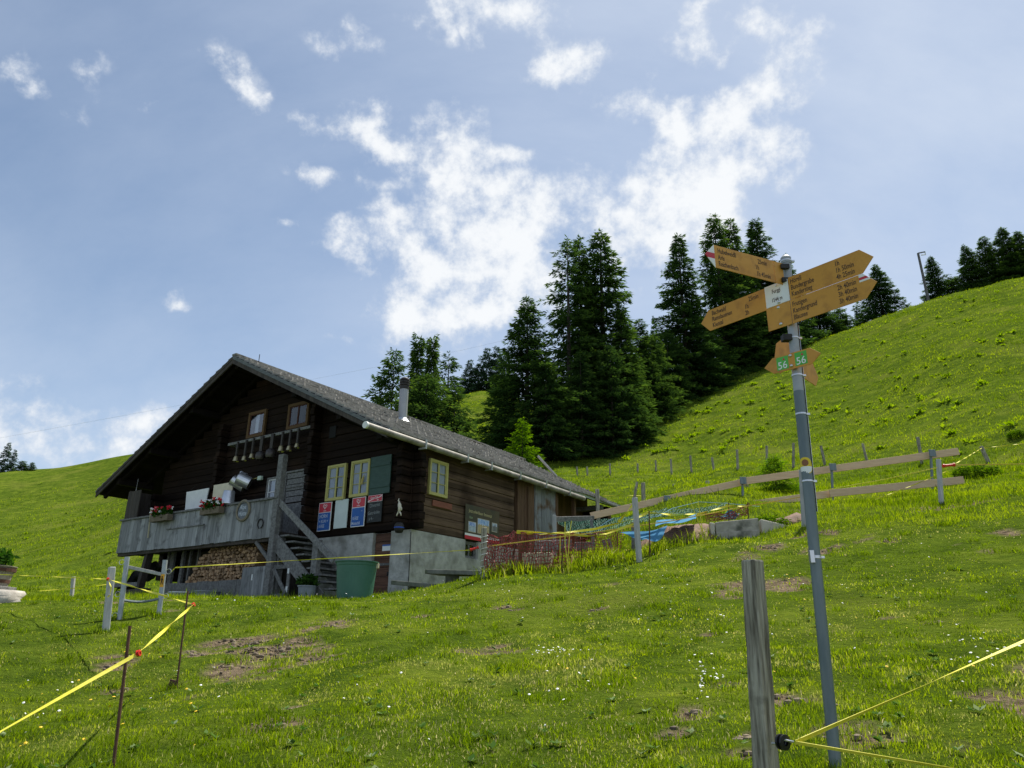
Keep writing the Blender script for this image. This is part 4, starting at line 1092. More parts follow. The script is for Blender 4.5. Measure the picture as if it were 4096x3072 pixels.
MB().cyl(pole_at(1.50) - O_, pole_at(2.40) - O_, .0305, n=24).build('upper_pole', POLET, post)
MB().cyl(pole_at(2.40) - O_, pole_at(2.445) - O_, .034, n=24).cyl(pole_at(2.445) - O_, pole_at(2.46) - O_, .034, .022, n=24).build('cap', POLET, post)
for z, r, w in [(1.605, .034, .012), (1.35, .0335, .012), (.93, .0335, .012), (.486, .0335, .018), (1.86, .033, .01), (2.42, .036, .012)]:
    d = (PT - PB).normalized()
    m = MB().cyl(pole_at(z) - O_ - d * w / 2, pole_at(z) - O_ + d * w / 2, r, n=20)
    c = pole_at(z) - O_
    m.box(c.x + r - .002, c.x + r + .018, c.y - .012, c.y + .006, c.z - .007, c.z + .007)
    if z < .6: m.box(c.x - r - .012, c.x - r + .012, c.y - .05, c.y - .02, c.z - .035, c.z + .035)
    m.build('clamp_band', STEEL, post, bevel=.0015)
MB().tube([pole_at(z) - O_ + Vector((.034, -.006, 0)) for z in (.75, 1.2, 1.7, 1.95)], .003, 6).build('lead_wire', BLACKM, post)
MB().tube([pole_at(z) - O_ + Vector((.0385, -.004, 0)) for z in (.75, 1.2, 1.7, 1.95)], .002, 6).build('lead_wire', STEEL, post)
def bframe(ang, off, s0, z0, rev=False):
    """board frame: origin at (s0 along the board, z0), x along reading direction, y up, z out of the face"""
    e = Vector((math.cos(ang), math.sin(ang), 0))
    n = e.cross(Vector((0, 0, 1)))
    c = pole_at(z0); 
    return frame_mtx(Vector((c.x, c.y, z0)) + n * off + e * s0 - O_, e, (0, 0, 1))
def board(label, ang, off, s0, s1, z0, z1, tipL=0, tipR=0, texts=(), mt=None, name='sign_board', stripes=None):
    M_ = bframe(ang, off, 0, z0)
    h = z1 - z0; th = .0025
    poly = []
    if tipL: poly += [(s0, 0)]
    else: poly += [(s0, 0)]
    poly += [(s1, 0)]
    if tipR: poly += [(s1 + tipR, h * .5)]
    poly += [(s1, h), (s0, h)]
    if tipL: poly += [(s0 - tipL, h * .5)]
    m = MB().prism(poly, lambda a, b, t: M_ @ Vector((a, b, t)), -th, th)
    b = m.build(name, mt or ORANGE, post, bevel=.001)
    if label: b['label'] = label
    for (body, x, y, size, al) in texts:
        text(body, BLACKL, size, b, M_ @ Matrix.Translation((x, y - .009, th + .0007)), .64, al)
    return b, M_
A1 = R(-51)
LS = .0485
def rows(lines, xl, xr, h, top=.118):
    out = []
    for i, (a, t) in enumerate(lines):
        y = top - i * .0455
        out += [(a, xl, y, LS, 'LEFT'), (t, xr[i] if isinstance(xr, (list, tuple)) else xr, y, LS, 'LEFT')]
    return out
X0 = .03
board('orange board pointing right, upper of the pair, Höreli', A1, .042, X0, X0 + .476, 2.112, 2.27, 0, .075, rows([('Höreli', '1h'), ('Bundergrabe', '1h 50min'), ('Kandersteg', '4h 25min')], X0 + .012, X0 + .315, .158))
b, M_ = board('orange board pointing right, lower of the pair, white and red tip', A1, .042, X0, X0 + .476, 1.942, 2.106, 0, .075, rows([('Frutigen', '2h 40min'), ('Kandergrund', '3h 40min'), ('Blausee', '3h 40min')], X0 + .012, X0 + .315, .164, .122))
for (y0, y1, mt) in [(.143, .1638, WHITES), (.126, .1428, REDS), (.113, .1258, WHITES)]:
    f = lambda y: .075 * (1 - abs(y - .082) / .082)
    MB().prism([(X0 + .452, y0), (X0 + .476 + f(y0) * .95, y0), (X0 + .476 + f(y1) * .95, y1), (X0 + .452, y1)], lambda a, q, t: M_ @ Vector((a, q, t)), .003, .0038).build('trail_mark', mt, b)
board('white plate with place name and altitude', A1, .046, X0 - .172, X0 - .003, 2.108, 2.262, 0, 0, [('Furggi', X0 - .09, .098, .04, 'CENTER'), ('1544 m', X0 - .09, .036, .04, 'CENTER')], WHITES, 'name_plate')
board('blank orange plate below the white plate', A1, .044, X0 - .172, X0 - .003, 1.942, 2.104, 0, 0, [], None, 'blank_plate')
for (s, z) in [(X0 - .087, 2.245), (X0 - .08, 2.123), (X0 - .087, 2.085), (X0 - .08, 1.965)]:
    M_ = bframe(A1, .0475, s, z)
    MB().lathe([(.012, 0), (.012, .003), (.007, .008), (.001, .009)], M_.translation, 12, axis=M_.to_3x3() @ Vector((0, 0, 1))).build('bolt_head', STEEL, post, smooth=True)
board('orange board pointing left, lower one, Bachwald', A1, .042, X0 - .172 - .003 - .452, X0 - .175, 2.10, 2.258, .07, 0, rows([('Bachwald', '25min'), ('Ramslauenen', '1h'), ('Kiental', '2h')], X0 - .60, [X0 - .30, X0 - .335, X0 - .335], .158))
A2 = R(24)                                        # reading direction of the topmost board
b, M_ = board('topmost orange board pointing left with white and red tip', A2, .006, -.60, -.118, 2.232, 2.392, .0, 0, rows([('Hubelweidli', '25min'), ('Aris', '1h'), ('Reichenbach', '1h 45min')], -.575, [-.25, -.275, -.27], .16))
h = .16
for (y0, y1, mt) in [(0, h * .38, WHITES), (h * .38, h * .62, REDS), (h * .62, h, WHITES)]:
    f = lambda y: -.60 - .072 * (1 - abs(y - h / 2) / (h / 2))
    poly = [(-.6, y0), (-.6, y1), (f(y1), y1)] + ([(f(h / 2), h / 2)] if mt is REDS else []) + [(f(y0), y0)]
    MB().prism(poly[::-1], lambda a, q, t: M_ @ Vector((a, q, t)), -.0025, .0025).build('tip_stripe', mt, b)
board('short blank orange plate at the pole, topmost', A2, .006, -.114, -.037, 2.232, 2.392, 0, 0, [], None, 'blank_plate')
for z in (2.26, 2.36):
    c = pole_at(z) - O_; MB().box(c.x - .055, c.x + .0, c.y - .052, c.y - .02, c.z - .015, c.z + .015).build('bracket', BLACKM, post)
b, M_ = board('small two pointed orange board with two green number stickers', R(-47), .05, -.125, .125, 1.637, 1.744, .062, .062)
GREENS = mat('green_sticker', (.09, .42, .06), (.11, .48, .08), scale=6, rough=.5)
for s in (-.10, .022):
    MB().prism([(s, .012), (s + .078, .012), (s + .078, .098), (s, .098)], lambda a, q, t: M_ @ Vector((a, q, t)), .0027, .0034).build('number_sticker', GREENS, b)
    text('56', WHITES, .068, b, M_ @ Matrix.Translation((s + .006, .018, .0042)), .95)
    MB().prism([(s + .04, .073), (s + .058, .073), (s + .049, .09)], lambda a, q, t: M_ @ Vector((a, q, t)), .0035, .004).build('red_triangle', REDS, b)
for z in (.022, .09):
    MB().lathe([(.011, 0), (.011, .003), (.006, .008), (.001, .009)], M_ @ Vector((-.005, z, .003)), 12, axis=M_.to_3x3() @ Vector((0, 0, 1))).build('bolt_head', STEEL, post, smooth=True)
board('orange board behind the pole pointing right and away', R(48), -.03, .06, .40, 1.65, 1.81, 0, .07)
board('orange board seen almost edge on left behind the pole', R(99), .055, .02, .30, 1.73, 1.95, 0, .05)
c = pole_at(1.86) - O_; MB().box(c.x - .075, c.x - .02, c.y - .03, c.y + .02, c.z - .02, c.z + .02).build('bracket', BLACKM, post)
# round sticker on the pole
cz_ = 1.02; c = pole_at(cz_) - O_
for (r, mt, dz, k) in [(.052, mat('yellow_sticker', (.75, .55, .03), rough=.5), 0, 0), (.047, WHITES, -.0, 1), (.02, mat('brown_sticker', (.25, .10, .04), rough=.5), .018, 2)]:
    vs = []; n = 16
    for i in range(n + 1):
        x = r * math.cos(math.pi * i / n); hh = r * math.sin(math.pi * i / n)
        th = -math.pi / 2 - .5 + x / .0325; rr = .0322 + .0005 * k
        for z in (-hh, -.004 if k == 1 else hh): vs.append((c.x + rr * math.cos(th), c.y + rr * math.sin(th), c.z + z + dz))
    MB().add(vs, [(2 * i, 2 * i + 2, 2 * i + 3, 2 * i + 1) for i in range(n)]).build('round_sticker', mt, post)

# ------------------------------------------------------------------ fences
PWOOD = mat('grey_split_post', (.12, .105, .075), (.45, .42, .33), scale=6, stretch=(7, 7, .5), bump=.9, rnd=.15, lo=.36, hi=.62, c3=(.07, .065, .05), s3=6, lo3=.58, hi3=.72)
PLAST = mat('pale_grey_post', (.34, .34, .33), (.46, .46, .45), scale=6, stretch=(4, 4, .6), bump=.3, rnd=.12)
RUST = mat('rusty_iron_bar', (.075, .035, .025), (.13, .065, .04), scale=16, stretch=(1, 1, .4), rough=.85, bump=.3)
TAPE = mat('yellow_fence_tape', (.66, .60, .03), (.76, .70, .08), scale=40, rough=.6)
ORTAPE = mat('orange_yellow_cord', (.62, .40, .05), (.72, .52, .10), scale=40, rough=.6)
REDP = mat('red_plastic', (.62, .035, .02), rough=.45)
PLANK = mat('new_sawn_plank', (.60, .42, .25), (.70, .51, .33), scale=4, stretch=(.6, 6, 6), bump=.2, rnd=.08)
YELP = mat('yellow_flexible_rod', (.66, .60, .05), rough=.5)
def bar_thing(name, label, cat, a, b, w, mt, group=None, sink=.15, taper=1, h=None, rot=0):
    a, b = Vector(a), Vector(b)
    d = (b - a).normalized()
    o = thing(name, label, cat, a, 0, group) if False else None
    m = MB().bar(-d * sink, b - a, w, h or w, side=(math.cos(rot), math.sin(rot), 0), w2=w * taper, h2=(h or w) * taper)
    ob = m.build(name, mt, None, bevel=min(.012, w * .12)); ob.location = a
    return tag(ob, label, cat, group)
def rod_thing(name, label, cat, a, b, r, mt, group=None, n=8):
    a, b = Vector(a), Vector(b)
    ob = MB().cyl(-(b - a).normalized() * .12, b - a, r, n=n).build(name, mt, None); ob.location = a
    return tag(ob, label, cat, group)
def two(pb, pt, y=None):
    a = hit(*pb) if y is None else on_bearing(pb, y)
    return a, at(pt[0], pt[1], a.y)
def on_bearing(p, y):
    q = at(p[0], p[1], y); return Vector((q.x, q.y, gz(q.x, q.y)))
def line_thing(name, label, cat, pts, w, mt, tw=0, group=None, sagm=0, round_=False):
    pts = [Vector(p) for p in pts]; P_ = []
    for i in range(len(pts) - 1):
        n = 14
        for k in range(n + (i == len(pts) - 2)):
            f = k / n; q = pts[i].lerp(pts[i + 1], f); q.z -= sagm * 4 * f * (1 - f) * (pts[i + 1] - pts[i]).length
            P_.append(q)
    c = P_[0]
    m = MB()
    if round_: m.tube([q - c for q in P_], w / 2, 6)
    else: m.ribbon([q - c for q in P_], w, .0012, tw, .35)
    ob = m.build(name, mt, None, smooth=False); ob.location = c
    return tag(ob, label, cat, group)
def insulator(c, r, mt, par, axis=(0, 1, 0)):
    return MB().lathe([(r * .45, -r * .55), (r, -r * .5), (r, -r * .2), (r * .55, -r * .12), (r * .55, r * .12), (r, r * .2), (r, r * .5), (r * .45, r * .55)], c, 18, axis=axis).build('insulator', mt, par)

# near post with a black ring insulator
a = at(1655, 1659, 3.45); g0_ = gz(a.x, a.y); b = at(1625, 1210, 3.45)
d = (b - a).normalized(); base = a - d * ((a.z - g0_) / d.z)
fp = thing('fence_post', 'thick square weathered wooden post in front of the signpost', 'post', base)
m = MB()
n = 14
prev = None
for i in range(n + 1):
    f = i / n; c = (b - base) * f - d * .15 * (1 - f)
    w = .088 - .012 * f + .003 * math.sin(i * 1.7); h_ = .082 - .01 * f + .003 * math.cos(i * 2.3)
    e1 = Vector((math.cos(.62), math.sin(.62), 0)); e2 = Vector((-math.sin(.62), math.cos(.62), 0))
    ring = [c - e1 * w / 2 - e2 * h_ / 2, c + e1 * w / 2 - e2 * h_ / 2, c + e1 * w / 2 + e2 * h_ / 2, c - e1 * w / 2 + e2 * h_ / 2]
    k = len(m.v); m.v += [tuple(q) for q in ring]
    if i: m.f += [(k - 4 + j, k - 4 + (j + 1) % 4, k + (j + 1) % 4, k + j) for j in range(4)]
m.f.append((len(m.v) - 4, len(m.v) - 3, len(m.v) - 2, len(m.v) - 1))
m.build('post_body', PWOOD, fp, bevel=.008)
ip = at(1691, 1603, 3.30) - base
insulator(ip, .03, mat('black_plastic', (.012, .012, .014), rough=.35), fp, axis=(.5, -.85, 0))
s0 = at(1668, 1606, 3.36) - base
MB().tube([s0, ip + Vector((-.012, 0, -.006)), ip + Vector((.0, -.012, .01)), ip + Vector((.04, -.01, .002))], .005, 6).build('screw_hook', STEEL, fp)
knot = at(1718, 1604, 3.28)
line_thing('fence_tape', 'yellow fence tape rising right in front of the signpost from the black ring', 'tape', [knot, at(2212, 1385, 4.0), at(2600, 1216, 4.6)], .021, TAPE, .5)
line_thing('fence_tape', 'yellow fence tape dropping right to the picture edge from the black ring', 'tape', [knot, at(2050, 1659, 2.95), at(2300, 1700, 2.75)], .013, TAPE, .2)

# left foreground: two rusty stakes, a pale post, a narrow passage gate
a, b = at(256, 1560, 5.0), at(281, 1352, 5.0); d = (b - a).normalized(); a = a - d * ((a.z - gz(a.x, a.y)) / d.z)
s1 = rod_thing('iron_stake', 'long dark rusty iron stake nearest the camera at left', 'stake', a, b, .0105, RUST)
k1 = at(299, 1411, 4.95)
r_ = insulator(k1 - a, .02, REDP, s1, axis=(1, 0, .25))
MB().tube([at(270, 1411, 5.0) - a, at(285, 1415, 5.0) - a, k1 - a], .003, 5).build('wire_hook', BLACKM, s1)
a, b = hit(381, 1488), None; b = at(406, 1277, a.y)
s2 = rod_thing('iron_stake', 'thin rusty iron stake behind the long one, small foot plate at its base', 'stake', a, b, .0105, RUST)
k2 = at(418, 1306, a.y - .05)
insulator(k2 - a, .022, REDP, s2, axis=(1, 0, .5))
MB().tube([at(398, 1309, a.y) - a, at(408, 1309, a.y) - a, k2 - a], .004, 5).build('wire_hook', BLACKM, s2)
MB().bar((-.09, 0, .05), (0.0, 0, .03), .02, .09).build('foot_plate', RUST, s2, bevel=.01)
a, b = two((228, 1366), (242, 1225)); ypost = a.y
p1 = bar_thing('fence_post', 'pale square wooden post left of the passage gate', 'post', a, b, .085, PLAST, rot=.75)
k3 = at(233, 1251, ypost - .08)
insulator(k3 - a, .022, REDP, p1, axis=(1, 0, 0))
line_thing('fence_tape', 'yellow twisted fence tape from the near rusty stake down to the left edge', 'tape', [k1, at(0, 1581, 4.3), at(-220, 1735, 3.8)], .022, TAPE, .4)
line_thing('fence_tape', 'yellow twisted fence tape between the two rusty stakes', 'tape', [k1, k2], .024, TAPE, 1.1)
line_thing('fence_tape', 'yellow tape from the thin rusty stake past the gate to the pale post', 'tape', [k2, k3], .022, TAPE, 1.3)
line_thing('fence_tape', 'yellow fence tape running left from the pale post to the wooden tub', 'tape', [k3, at(0, 1241, 13.6), at(-180, 1237, 14.5)], .018, TAPE, 3)
line_thing('fence_tape', 'short loose yellow tape end hanging at the pale post', 'tape', [k3, at(240, 1268, ypost - .1), at(238, 1285, ypost - .1), at(232, 1290, ypost - .1)], .018, TAPE, 1)
# passage gate
ga, gb = hit(258, 1338), hit(343, 1329)
gy = ga.y
pg = thing('passage_gate', 'narrow grey tube passage gate with orange hiker sticker', 'gate', ga)
ta, tb = at(275, 1203, ga.y), at(357, 1210, gb.y)
GALV = mat('grey_galvanised_tube', (.28, .32, .34), (.40, .43, .45), scale=9, rough=.5, metal=.4)
for (p, q) in ((ga, ta), (gb, tb)):
    dd = (q - p).normalized()
    MB().cyl(p - ga - dd * .15, q - ga, .037, n=18).build('gate_tube', GALV, pg)
la, lb = ga.lerp(ta, .84), gb.lerp(tb, .73)
MB().bar(la - ga, lb - ga, .03, .05).build('cross_bar', PLAST, pg, bevel=.004)
la, lb = ga.lerp(ta, .30), gb.lerp(tb, .30)
MB().tube([(la + (lb - la) * f - ga) + Vector((0, 0, -.04 * math.sin(math.pi * f))) for f in [i / 8 for i in range(9)]], .022, 6).build('cross_bar', POLE, pg)
st_ = gb.lerp(tb, .62) - ga
vs = []
ax = (tb - gb).normalized()
for i in range(9):
    th = -math.pi / 2 - .9 + 1.8 * i / 8
    for z in (-.10, .10): vs.append(st_ + Vector((.0385 * math.cos(th), .0385 * math.sin(th), 0)) + ax * z)
MB().add(vs, [(2 * i, 2 * i + 2, 2 * i + 3, 2 * i + 1) for i in range(8)]).build('hiker_sticker', mat('orange_yellow_sticker', (.72, .36, .02), rough=.5), pg)
m = MB(); c = st_ + Vector((0, -.0405, 0))
m.lathe([(.001, 0), (.011, 0), (.011, .002), (.001, .002)], c + ax * .058, 10, axis=(0, -1, 0))
for (x0, z0, x1, z1, w) in [(0, .045, .002, -.005, .02), (0, 0, -.014, -.06, .009), (.002, 0, .016, -.06, .009), (0, .035, -.018, .005, .007), (0, .035, .02, .01, .007), (.022, .015, .026, -.055, .004)]:
    m.bar(c + Vector((x0, 0, 0)) + ax * z0, c + Vector((x1, 0, 0)) + ax * z1, .002, w, side=(0, 1, 0))
m.build('hiker_symbol', BLACKM, pg)
for (pp, qq, f, s) in ((ga, ta, .90, -1), (gb, tb, .78, 1), (gb, tb, .33, 1), (ga, ta, .38, -1), (ga, ta, .04, -1)):
    c = pp.lerp(qq, f) - ga + Vector((s * .075, 0, .01))
    MB().tube([c + Vector((.04 * math.cos(t), 0, .04 * math.sin(t))) for t in [2 * math.pi * i / 14 for i in range(14)]], .005, 6, closed=True).build('tether_ring', STEEL, pg)
rope0 = gb.lerp(tb, .78) + Vector((.12, 0, .01))
kn = at(379, 1226, rope0.y); hd = at(1016, 1188, 14.9); he = at(1034, 1182, 14.9)
line_thing('fence_rope', 'long yellow cord from the passage gate across the hut front to a red handle', 'cord', [rope0, kn, hd], .017, TAPE, 12)
def grip(label, a, b, r):
    ob = MB().cyl((0, 0, 0), (b - a) * .12, r * 1.5, n=10).cyl((b - a) * .12, (b - a) * .88, r, n=10).cyl((b - a) * .88, b - a, r * 1.5, n=10).build('gate_handle', REDP, None); ob.location = a
    return tag(ob, label, 'handle')
grip('red plastic gate handle on the yellow cord before the low cellar window', hd, he, .022)
a, b = two((157, 1282), (159, 1246), 30)
bar_thing('fence_post', 'small distant pale post on the far left slope', 'post', a, b, .12, PLAST)
line_thing('fence_tape', 'thin low yellow tape on the far left slope behind the pale post', 'tape', [at(25, 1281, 29), at(157, 1271, 29.6), at(270, 1258, 30)], .03, TAPE, 1)
# wooden tub on a stone at the left edge
WTUB = mat('old_tub_staves', (.20, .17, .14), (.36, .32, .27), scale=5, stretch=(5, 5, .6), bump=.4)
cb = hit(2, 1298); cb.x -= .35; cb.z = gz(cb.x, cb.y)
tb_ = at(0, 1275, cb.y).z
o = thing('stone_block', 'rough pale stone block under the wooden tub at the left edge', 'stone', cb)
m = MB(); n = 12
for i in range(7):
    z = -.1 + (tb_ - cb.z + .1) * i / 6
    ring = [(.68 * (1 + .09 * math.sin(k * 2.1 + i)) * math.cos(2 * math.pi * k / n) * (.92 if i in (0, 6) else 1), .5 * (1 + .09 * math.cos(k * 1.7 + i)) * math.sin(2 * math.pi * k / n), z) for k in range(n)]
    q = len(m.v); m.v += ring
    if i: m.f += [(q - n + k, q - n + (k + 1) % n, q + (k + 1) % n, q + k) for k in range(n)]
m.f.append(tuple(range(len(m.v) - n, len(m.v))))
m.build('stone_body', mat('pale_lichen_stone', (.34, .31, .27), (.5, .47, .42), scale=6, bump=.8), o, smooth=True)
zt = at(0, 1223, cb.y).z
o = thing('wooden_tub', 'old wooden stave tub with rusty hoops planted with herbs', 'tub', (cb.x - .02, cb.y, tb_))
h = zt - tb_
MB().box(-.5, .42, -.3, .3, 0, .07).build('base_board', GREYB, o, bevel=.01)
MB().lathe([(.001, .07), (.36, .07), (.44, h), (.46, h), (.46, h - .01), (.41, h - .05), (.001, h - .06)], n=20).build('staves', WTUB, o)
for (z, r) in ((.13, .37), (h - .1, .435)): MB().lathe([(r, z), (r + .012, z), (r + .02, z + .06), (r + .008, z + .06)], n=20).build('hoop', RUST, o)
v, f = leaf_cloud(420, (0, 0, h + .12), (.4, .4, .2), .12, 9)
mesh_np('foliage', v, f, 4, GLEAF, tint=np.repeat(nr.uniform(.2, 1, len(f)), 4), parent=o)

# ------------------------------------------------------------------ garden corner beside the hut
a, b = two((1044, 1256), (1046, 1140), 15.0); y0 = a.y
pw = bar_thing('fence_post', 'grey wooden post wound with white wire at the near end of the red net', 'post', a, b, .10, PWOOD, rot=.3)
m = MB(); P_ = []
for i in range(60):
    f = i / 59; c = (b - a) * (.05 + .8 * f); P_.append(c + Vector((.078 * math.cos(i * .75), .078 * math.sin(i * .75), 0)))
m.tube(P_, .006, 5).build('white_wire', WHITEP, pw)
a, b = two((1381, 1213), (1371, 1075), 15.7)
q = bar_thing('fence_post', 'straight grey square post with a bent stick on top, middle of the garden', 'post', a, b, .095, PLAST, rot=.5)
MB().tube([b - a, at(1372, 1062, a.y) - a, at(1375, 1050, a.y) - a, at(1376, 1041, a.y) - a], [.035, .03, .03, .025], 7).build('bent_stick', PWOOD, q)
a, b = two((1741, 1142), (1734, 1015), 16.8); bar_thing('fence_post', 'grey square post half hidden behind the signpost', 'post', a, b, .13, PLAST, rot=.3)
a, b = two((2034, 1089), (2027, 992), 17.2)
pr = bar_thing('fence_post', 'grey post at the right end of the plank rails holding a red handle', 'post', a, b, .085, PLAST, rot=.4)
yR = a.y
a, b = two((1199, 1160), (1197, 1113), 22.0); bar_thing('fence_post', 'pale grey post beside the barn door at the grey rail', 'post', a, b, .12, PLAST)
bar_thing('garden_rail', 'short weathered grey rail beside the barn door', 'rail', at(1200, 1122, 22.2), at(1283, 1120, 22.6), .05, GREYB, h=.16, sink=0)
# plank rails on iron holders
def plank(label, pa, pb, ya, yb, h):
    a, b = at(pa[0], pa[1], ya), at(pb[0], pb[1], yb)
    ob = MB().bar(Vector((0, 0, 0)), b - a, .045, h).build('plank_rail', PLANK, None, bevel=.006); ob.location = a
    return tag(ob, label, 'plank', 'new plank rails above the garden')
plank('new brown plank, the upper left one, its end at the hut eave', (1276, 1115), (1606, 1041), 22.6, 22.9, .21)
plank('new brown plank, the upper right one behind the signpost', (1604, 1040), (2071, 975), 22.7, 22.3, .22)
plank('new brown plank, the lower left one behind the blue sheet', (1560, 1098), (1800, 1066), 21.8, 21.9, .21)
plank('new brown plank, the lower right one ending past the grey post', (1792, 1066), (2082, 1037), 21.7, 21.3, .22)
for (pb_, pt_, lab) in [((1440, 1103), (1440, 1073), 'first from the hut'), ((1605, 1091), (1603, 1033), 'under the joint of the upper planks'), ((1799, 1094), (1796, 1004), 'right of the signpost'), ((2014, 1060), (2010, 974), 'at the right end of the planks')]:
    a, b = at(pb_[0], pb_[1], 22.75 if pb_[0] < 1700 else 22.25), at(pt_[0], pt_[1], 22.75 if pb_[0] < 1700 else 22.25)
    g = gz(a.x, a.y); a2 = Vector((a.x, a.y, min(a.z, g)))
    o = thing('rail_holder', f'grey iron plank holder, {lab}', 'post', a2, 0, 'iron holders of the plank rails')
    MB().bar(Vector((0, 0, -.1)), b - a2, .06, .05).build('shaft', POLE, o)
    MB().box(b.x - a2.x - .1, b.x - a2.x + .1, b.y - a2.y - .1, b.y - a2.y - .06, b.z - a2.z - .2, b.z - a2.z + .02).build('clasp', POLE, o, bevel=.005)
# rusty stakes and yellow rods
for (pb_, pt_, lab, y) in [((1110, 1238), (1111, 1147), 'rusty stake at the corner of the red net', 15.4), ((1404, 1197), (1402, 1103), 'rusty stake right of the stick topped post', 16.0), ((1332, 1184), (1334, 1152), 'short rusty stake at the tip of the blue sheet', 17), ((1256, 1206), (1257, 1171), 'short rusty stake in the weeds, middle of the garden', 16.2), ((1213, 1238), (1215, 1189), 'leaning rusty stake beside the crossed yellow rods', 15.5), ((1616, 1112), (1615, 1085), 'rusty stake at the right end of the yellow tapes', 18.5), ((1573, 1118), (1574, 1086), 'rusty stake behind the concrete block', 18.5)]:
    a, b = two(pb_, pt_, y); rod_thing('iron_stake', lab, 'stake', a, b, .014, RUST, 'rusty stakes of the garden')
for (pts, lab, y) in [([(1229, 1240), (1220.5, 1174), (1220.6, 1127)], 'yellow flexible rod, left one of the crossed pair', 15.2), ([(1224.5, 1203), (1230, 1160), (1234.5, 1125)], 'yellow flexible rod, right one of the crossed pair', 15.5), ([(1209.5, 1217), (1210, 1157)], 'single short yellow rod left of the crossed pair', 15.6),
                      ([(1526, 1168), (1508, 1125), (1491, 1082)], 'yellow rod left of the concrete block, left one of two', 17), ([(1520, 1162), (1514, 1120), (1508, 1082)], 'yellow rod left of the concrete block, right one of two', 17)]:
    P_ = [at(p[0], p[1], y) for p in pts]
    g = gz(P_[0].x, P_[0].y); P_[0].z = min(P_[0].z, g)
    line_thing('yellow_rod', lab, 'rod', P_, .02, YELP, 0, 'yellow rods in the garden', 0, True)
# tapes and cords across the garden
line_thing('fence_tape', 'wide yellow tape along the top of the red net, upper strand', 'tape', [at(1116, 1148, 15.4), at(1211, 1152, 15.8), at(1284, 1143, 16), at(1371, 1121, 15.8), at(1402, 1106, 16)], .05, TAPE, 1)
line_thing('fence_tape', 'wide yellow tape along the red net, sagging lower strand', 'tape', [at(1116, 1150, 15.4), at(1162, 1155, 15.6), at(1211, 1151, 15.8), at(1270, 1158, 15.9), at(1310, 1153, 15.9), at(1371, 1131, 15.8)], .05, TAPE, 1)
line_thing('fence_tape', 'yellow tape over the blue sheet up to the plank', 'tape', [at(1402, 1108, 16), at(1455, 1112, 17), at(1510, 1110, 18), at(1572, 1093, 18.4), at(1616, 1094, 18.5)], .05, TAPE, 2)
line_thing('fence_tape', 'short steep yellow tape at the stick topped post', 'tape', [at(1336, 1128, 16.4), at(1367, 1090, 15.9)], .055, TAPE, .5)
line_thing('fence_rope', 'thin orange cord through the garden from the wire wound post to the signpost', 'cord', [at(1046, 1181, 15), at(1162, 1166, 15.3), at(1284, 1150, 15.6), at(1458, 1124, 16.6), at(1615, 1093, 18.2), at(1734, 1073, 16.9)], .022, ORTAPE, 0)
line_thing('fence_rope', 'thin yellow cord right of the signpost up to the red handle', 'cord', [at(1736, 1072, 16.9), at(1765, 1062, 16.9), at(1914, 1035, 17.1), at(2029, 1009, yR)], .022, TAPE, 0)
grip('red plastic gate handle at the post right of the signpost', at(2037, 1006.5, yR), at(2062, 1004, yR), .03)
line_thing('fence_rope', 'thin orange cord running right from the red handle out of the picture', 'cord', [at(2062, 1004.5, yR), at(2212, 1002, 18), at(2300, 1000, 18.5)], .02, ORTAPE, 0)
ptc = two((2135, 998), (2119, 964))
line_thing('fence_tape', 'thin yellow tape from the red handle up to the leaning post', 'tape', [at(2062, 1003, yR), at(2121, 968, ptc[0].y)], .03, TAPE, 3)
line_thing('fence_tape', 'thin yellow tape from the leaning post out to the right', 'tape', [at(2121, 968, ptc[0].y), at(2212, 958, ptc[0].y), at(2300, 950, ptc[0].y)], .04, TAPE, 2)
line_thing('fence_tape', 'thin low yellow tape under the planks down to the trampled grass', 'tape', [at(2045, 1018, yR), at(1970, 1049, 19), at(1890, 1079, 19)], .025, TAPE, 2)
line_thing('fence_tape', 'thin yellow tape along the lower fence posts behind the planks', 'tape', [at(1304, 1071, 29), at(1460, 1070, 28), at(1530, 1073, 27), at(1736, 1068, 25)], .03, TAPE, 2)
# nets: knotted mesh, strands as thin strips
def net(name, label, quad, nu, nv, w, mt, sagz=.1, seed=0):
    g = random.Random(seed)
    a, b, c, d = [Vector(q) for q in quad]              # top left, top right, bottom right, bottom left
    c0 = (a + b + c + d) / 4
    def pt(i, j):
        f, h = i / nu, j / nv
        q = a.lerp(b, f).lerp(d.lerp(c, f), h)
        q = q + Vector((0, .10 * math.sin(i * .9 + j * .5), -sagz * 4 * f * (1 - f) * (1 - h * .8)))
        k = .02 * (0 if j == 0 else 1)
        r2 = random.Random(i * 131 + j * 17 + seed)
        return q + Vector((r2.uniform(-k, k), r2.uniform(-k, k), r2.uniform(-k, k))) - c0
    m = MB()
    for j in range(nv + 1):
        m.ribbon([pt(i, j) for i in range(nu + 1)], w * (1.8 if j == 0 else 1), w * .3, 0)
    for i in range(nu + 1):
        P_ = [pt(i, j) for j in range(nv + 1)]
        for s, e in zip(P_[:-1], P_[1:]):
            m.bar(s, e, w, w * .6, side=(1, .2, 0))
    ob = m.build(name, mt, None); ob.location = c0
    return tag(ob, label, 'net')
REDN = mat('red_net_cord', (.30, .06, .05), (.22, .05, .045), scale=8, rough=.7)
GREENN = mat('green_net_cord', (.025, .13, .085), (.04, .18, .12), scale=8, rough=.7)
net('safety_net', 'red mesh net between the wire wound post and the corner stake', [at(1048, 1148, 15), at(1110, 1148, 15.4), at(1110, 1238, 15.4), at(1048, 1254, 15)], 19, 13, .015, REDN, .12, 1)
net('safety_net', 'red mesh net behind the weeds, middle of the garden', [at(1110, 1148, 15.4), at(1240, 1152, 15.9), at(1235, 1226, 15.9), at(1110, 1238, 15.4)], 34, 10, .013, REDN, .06, 2)
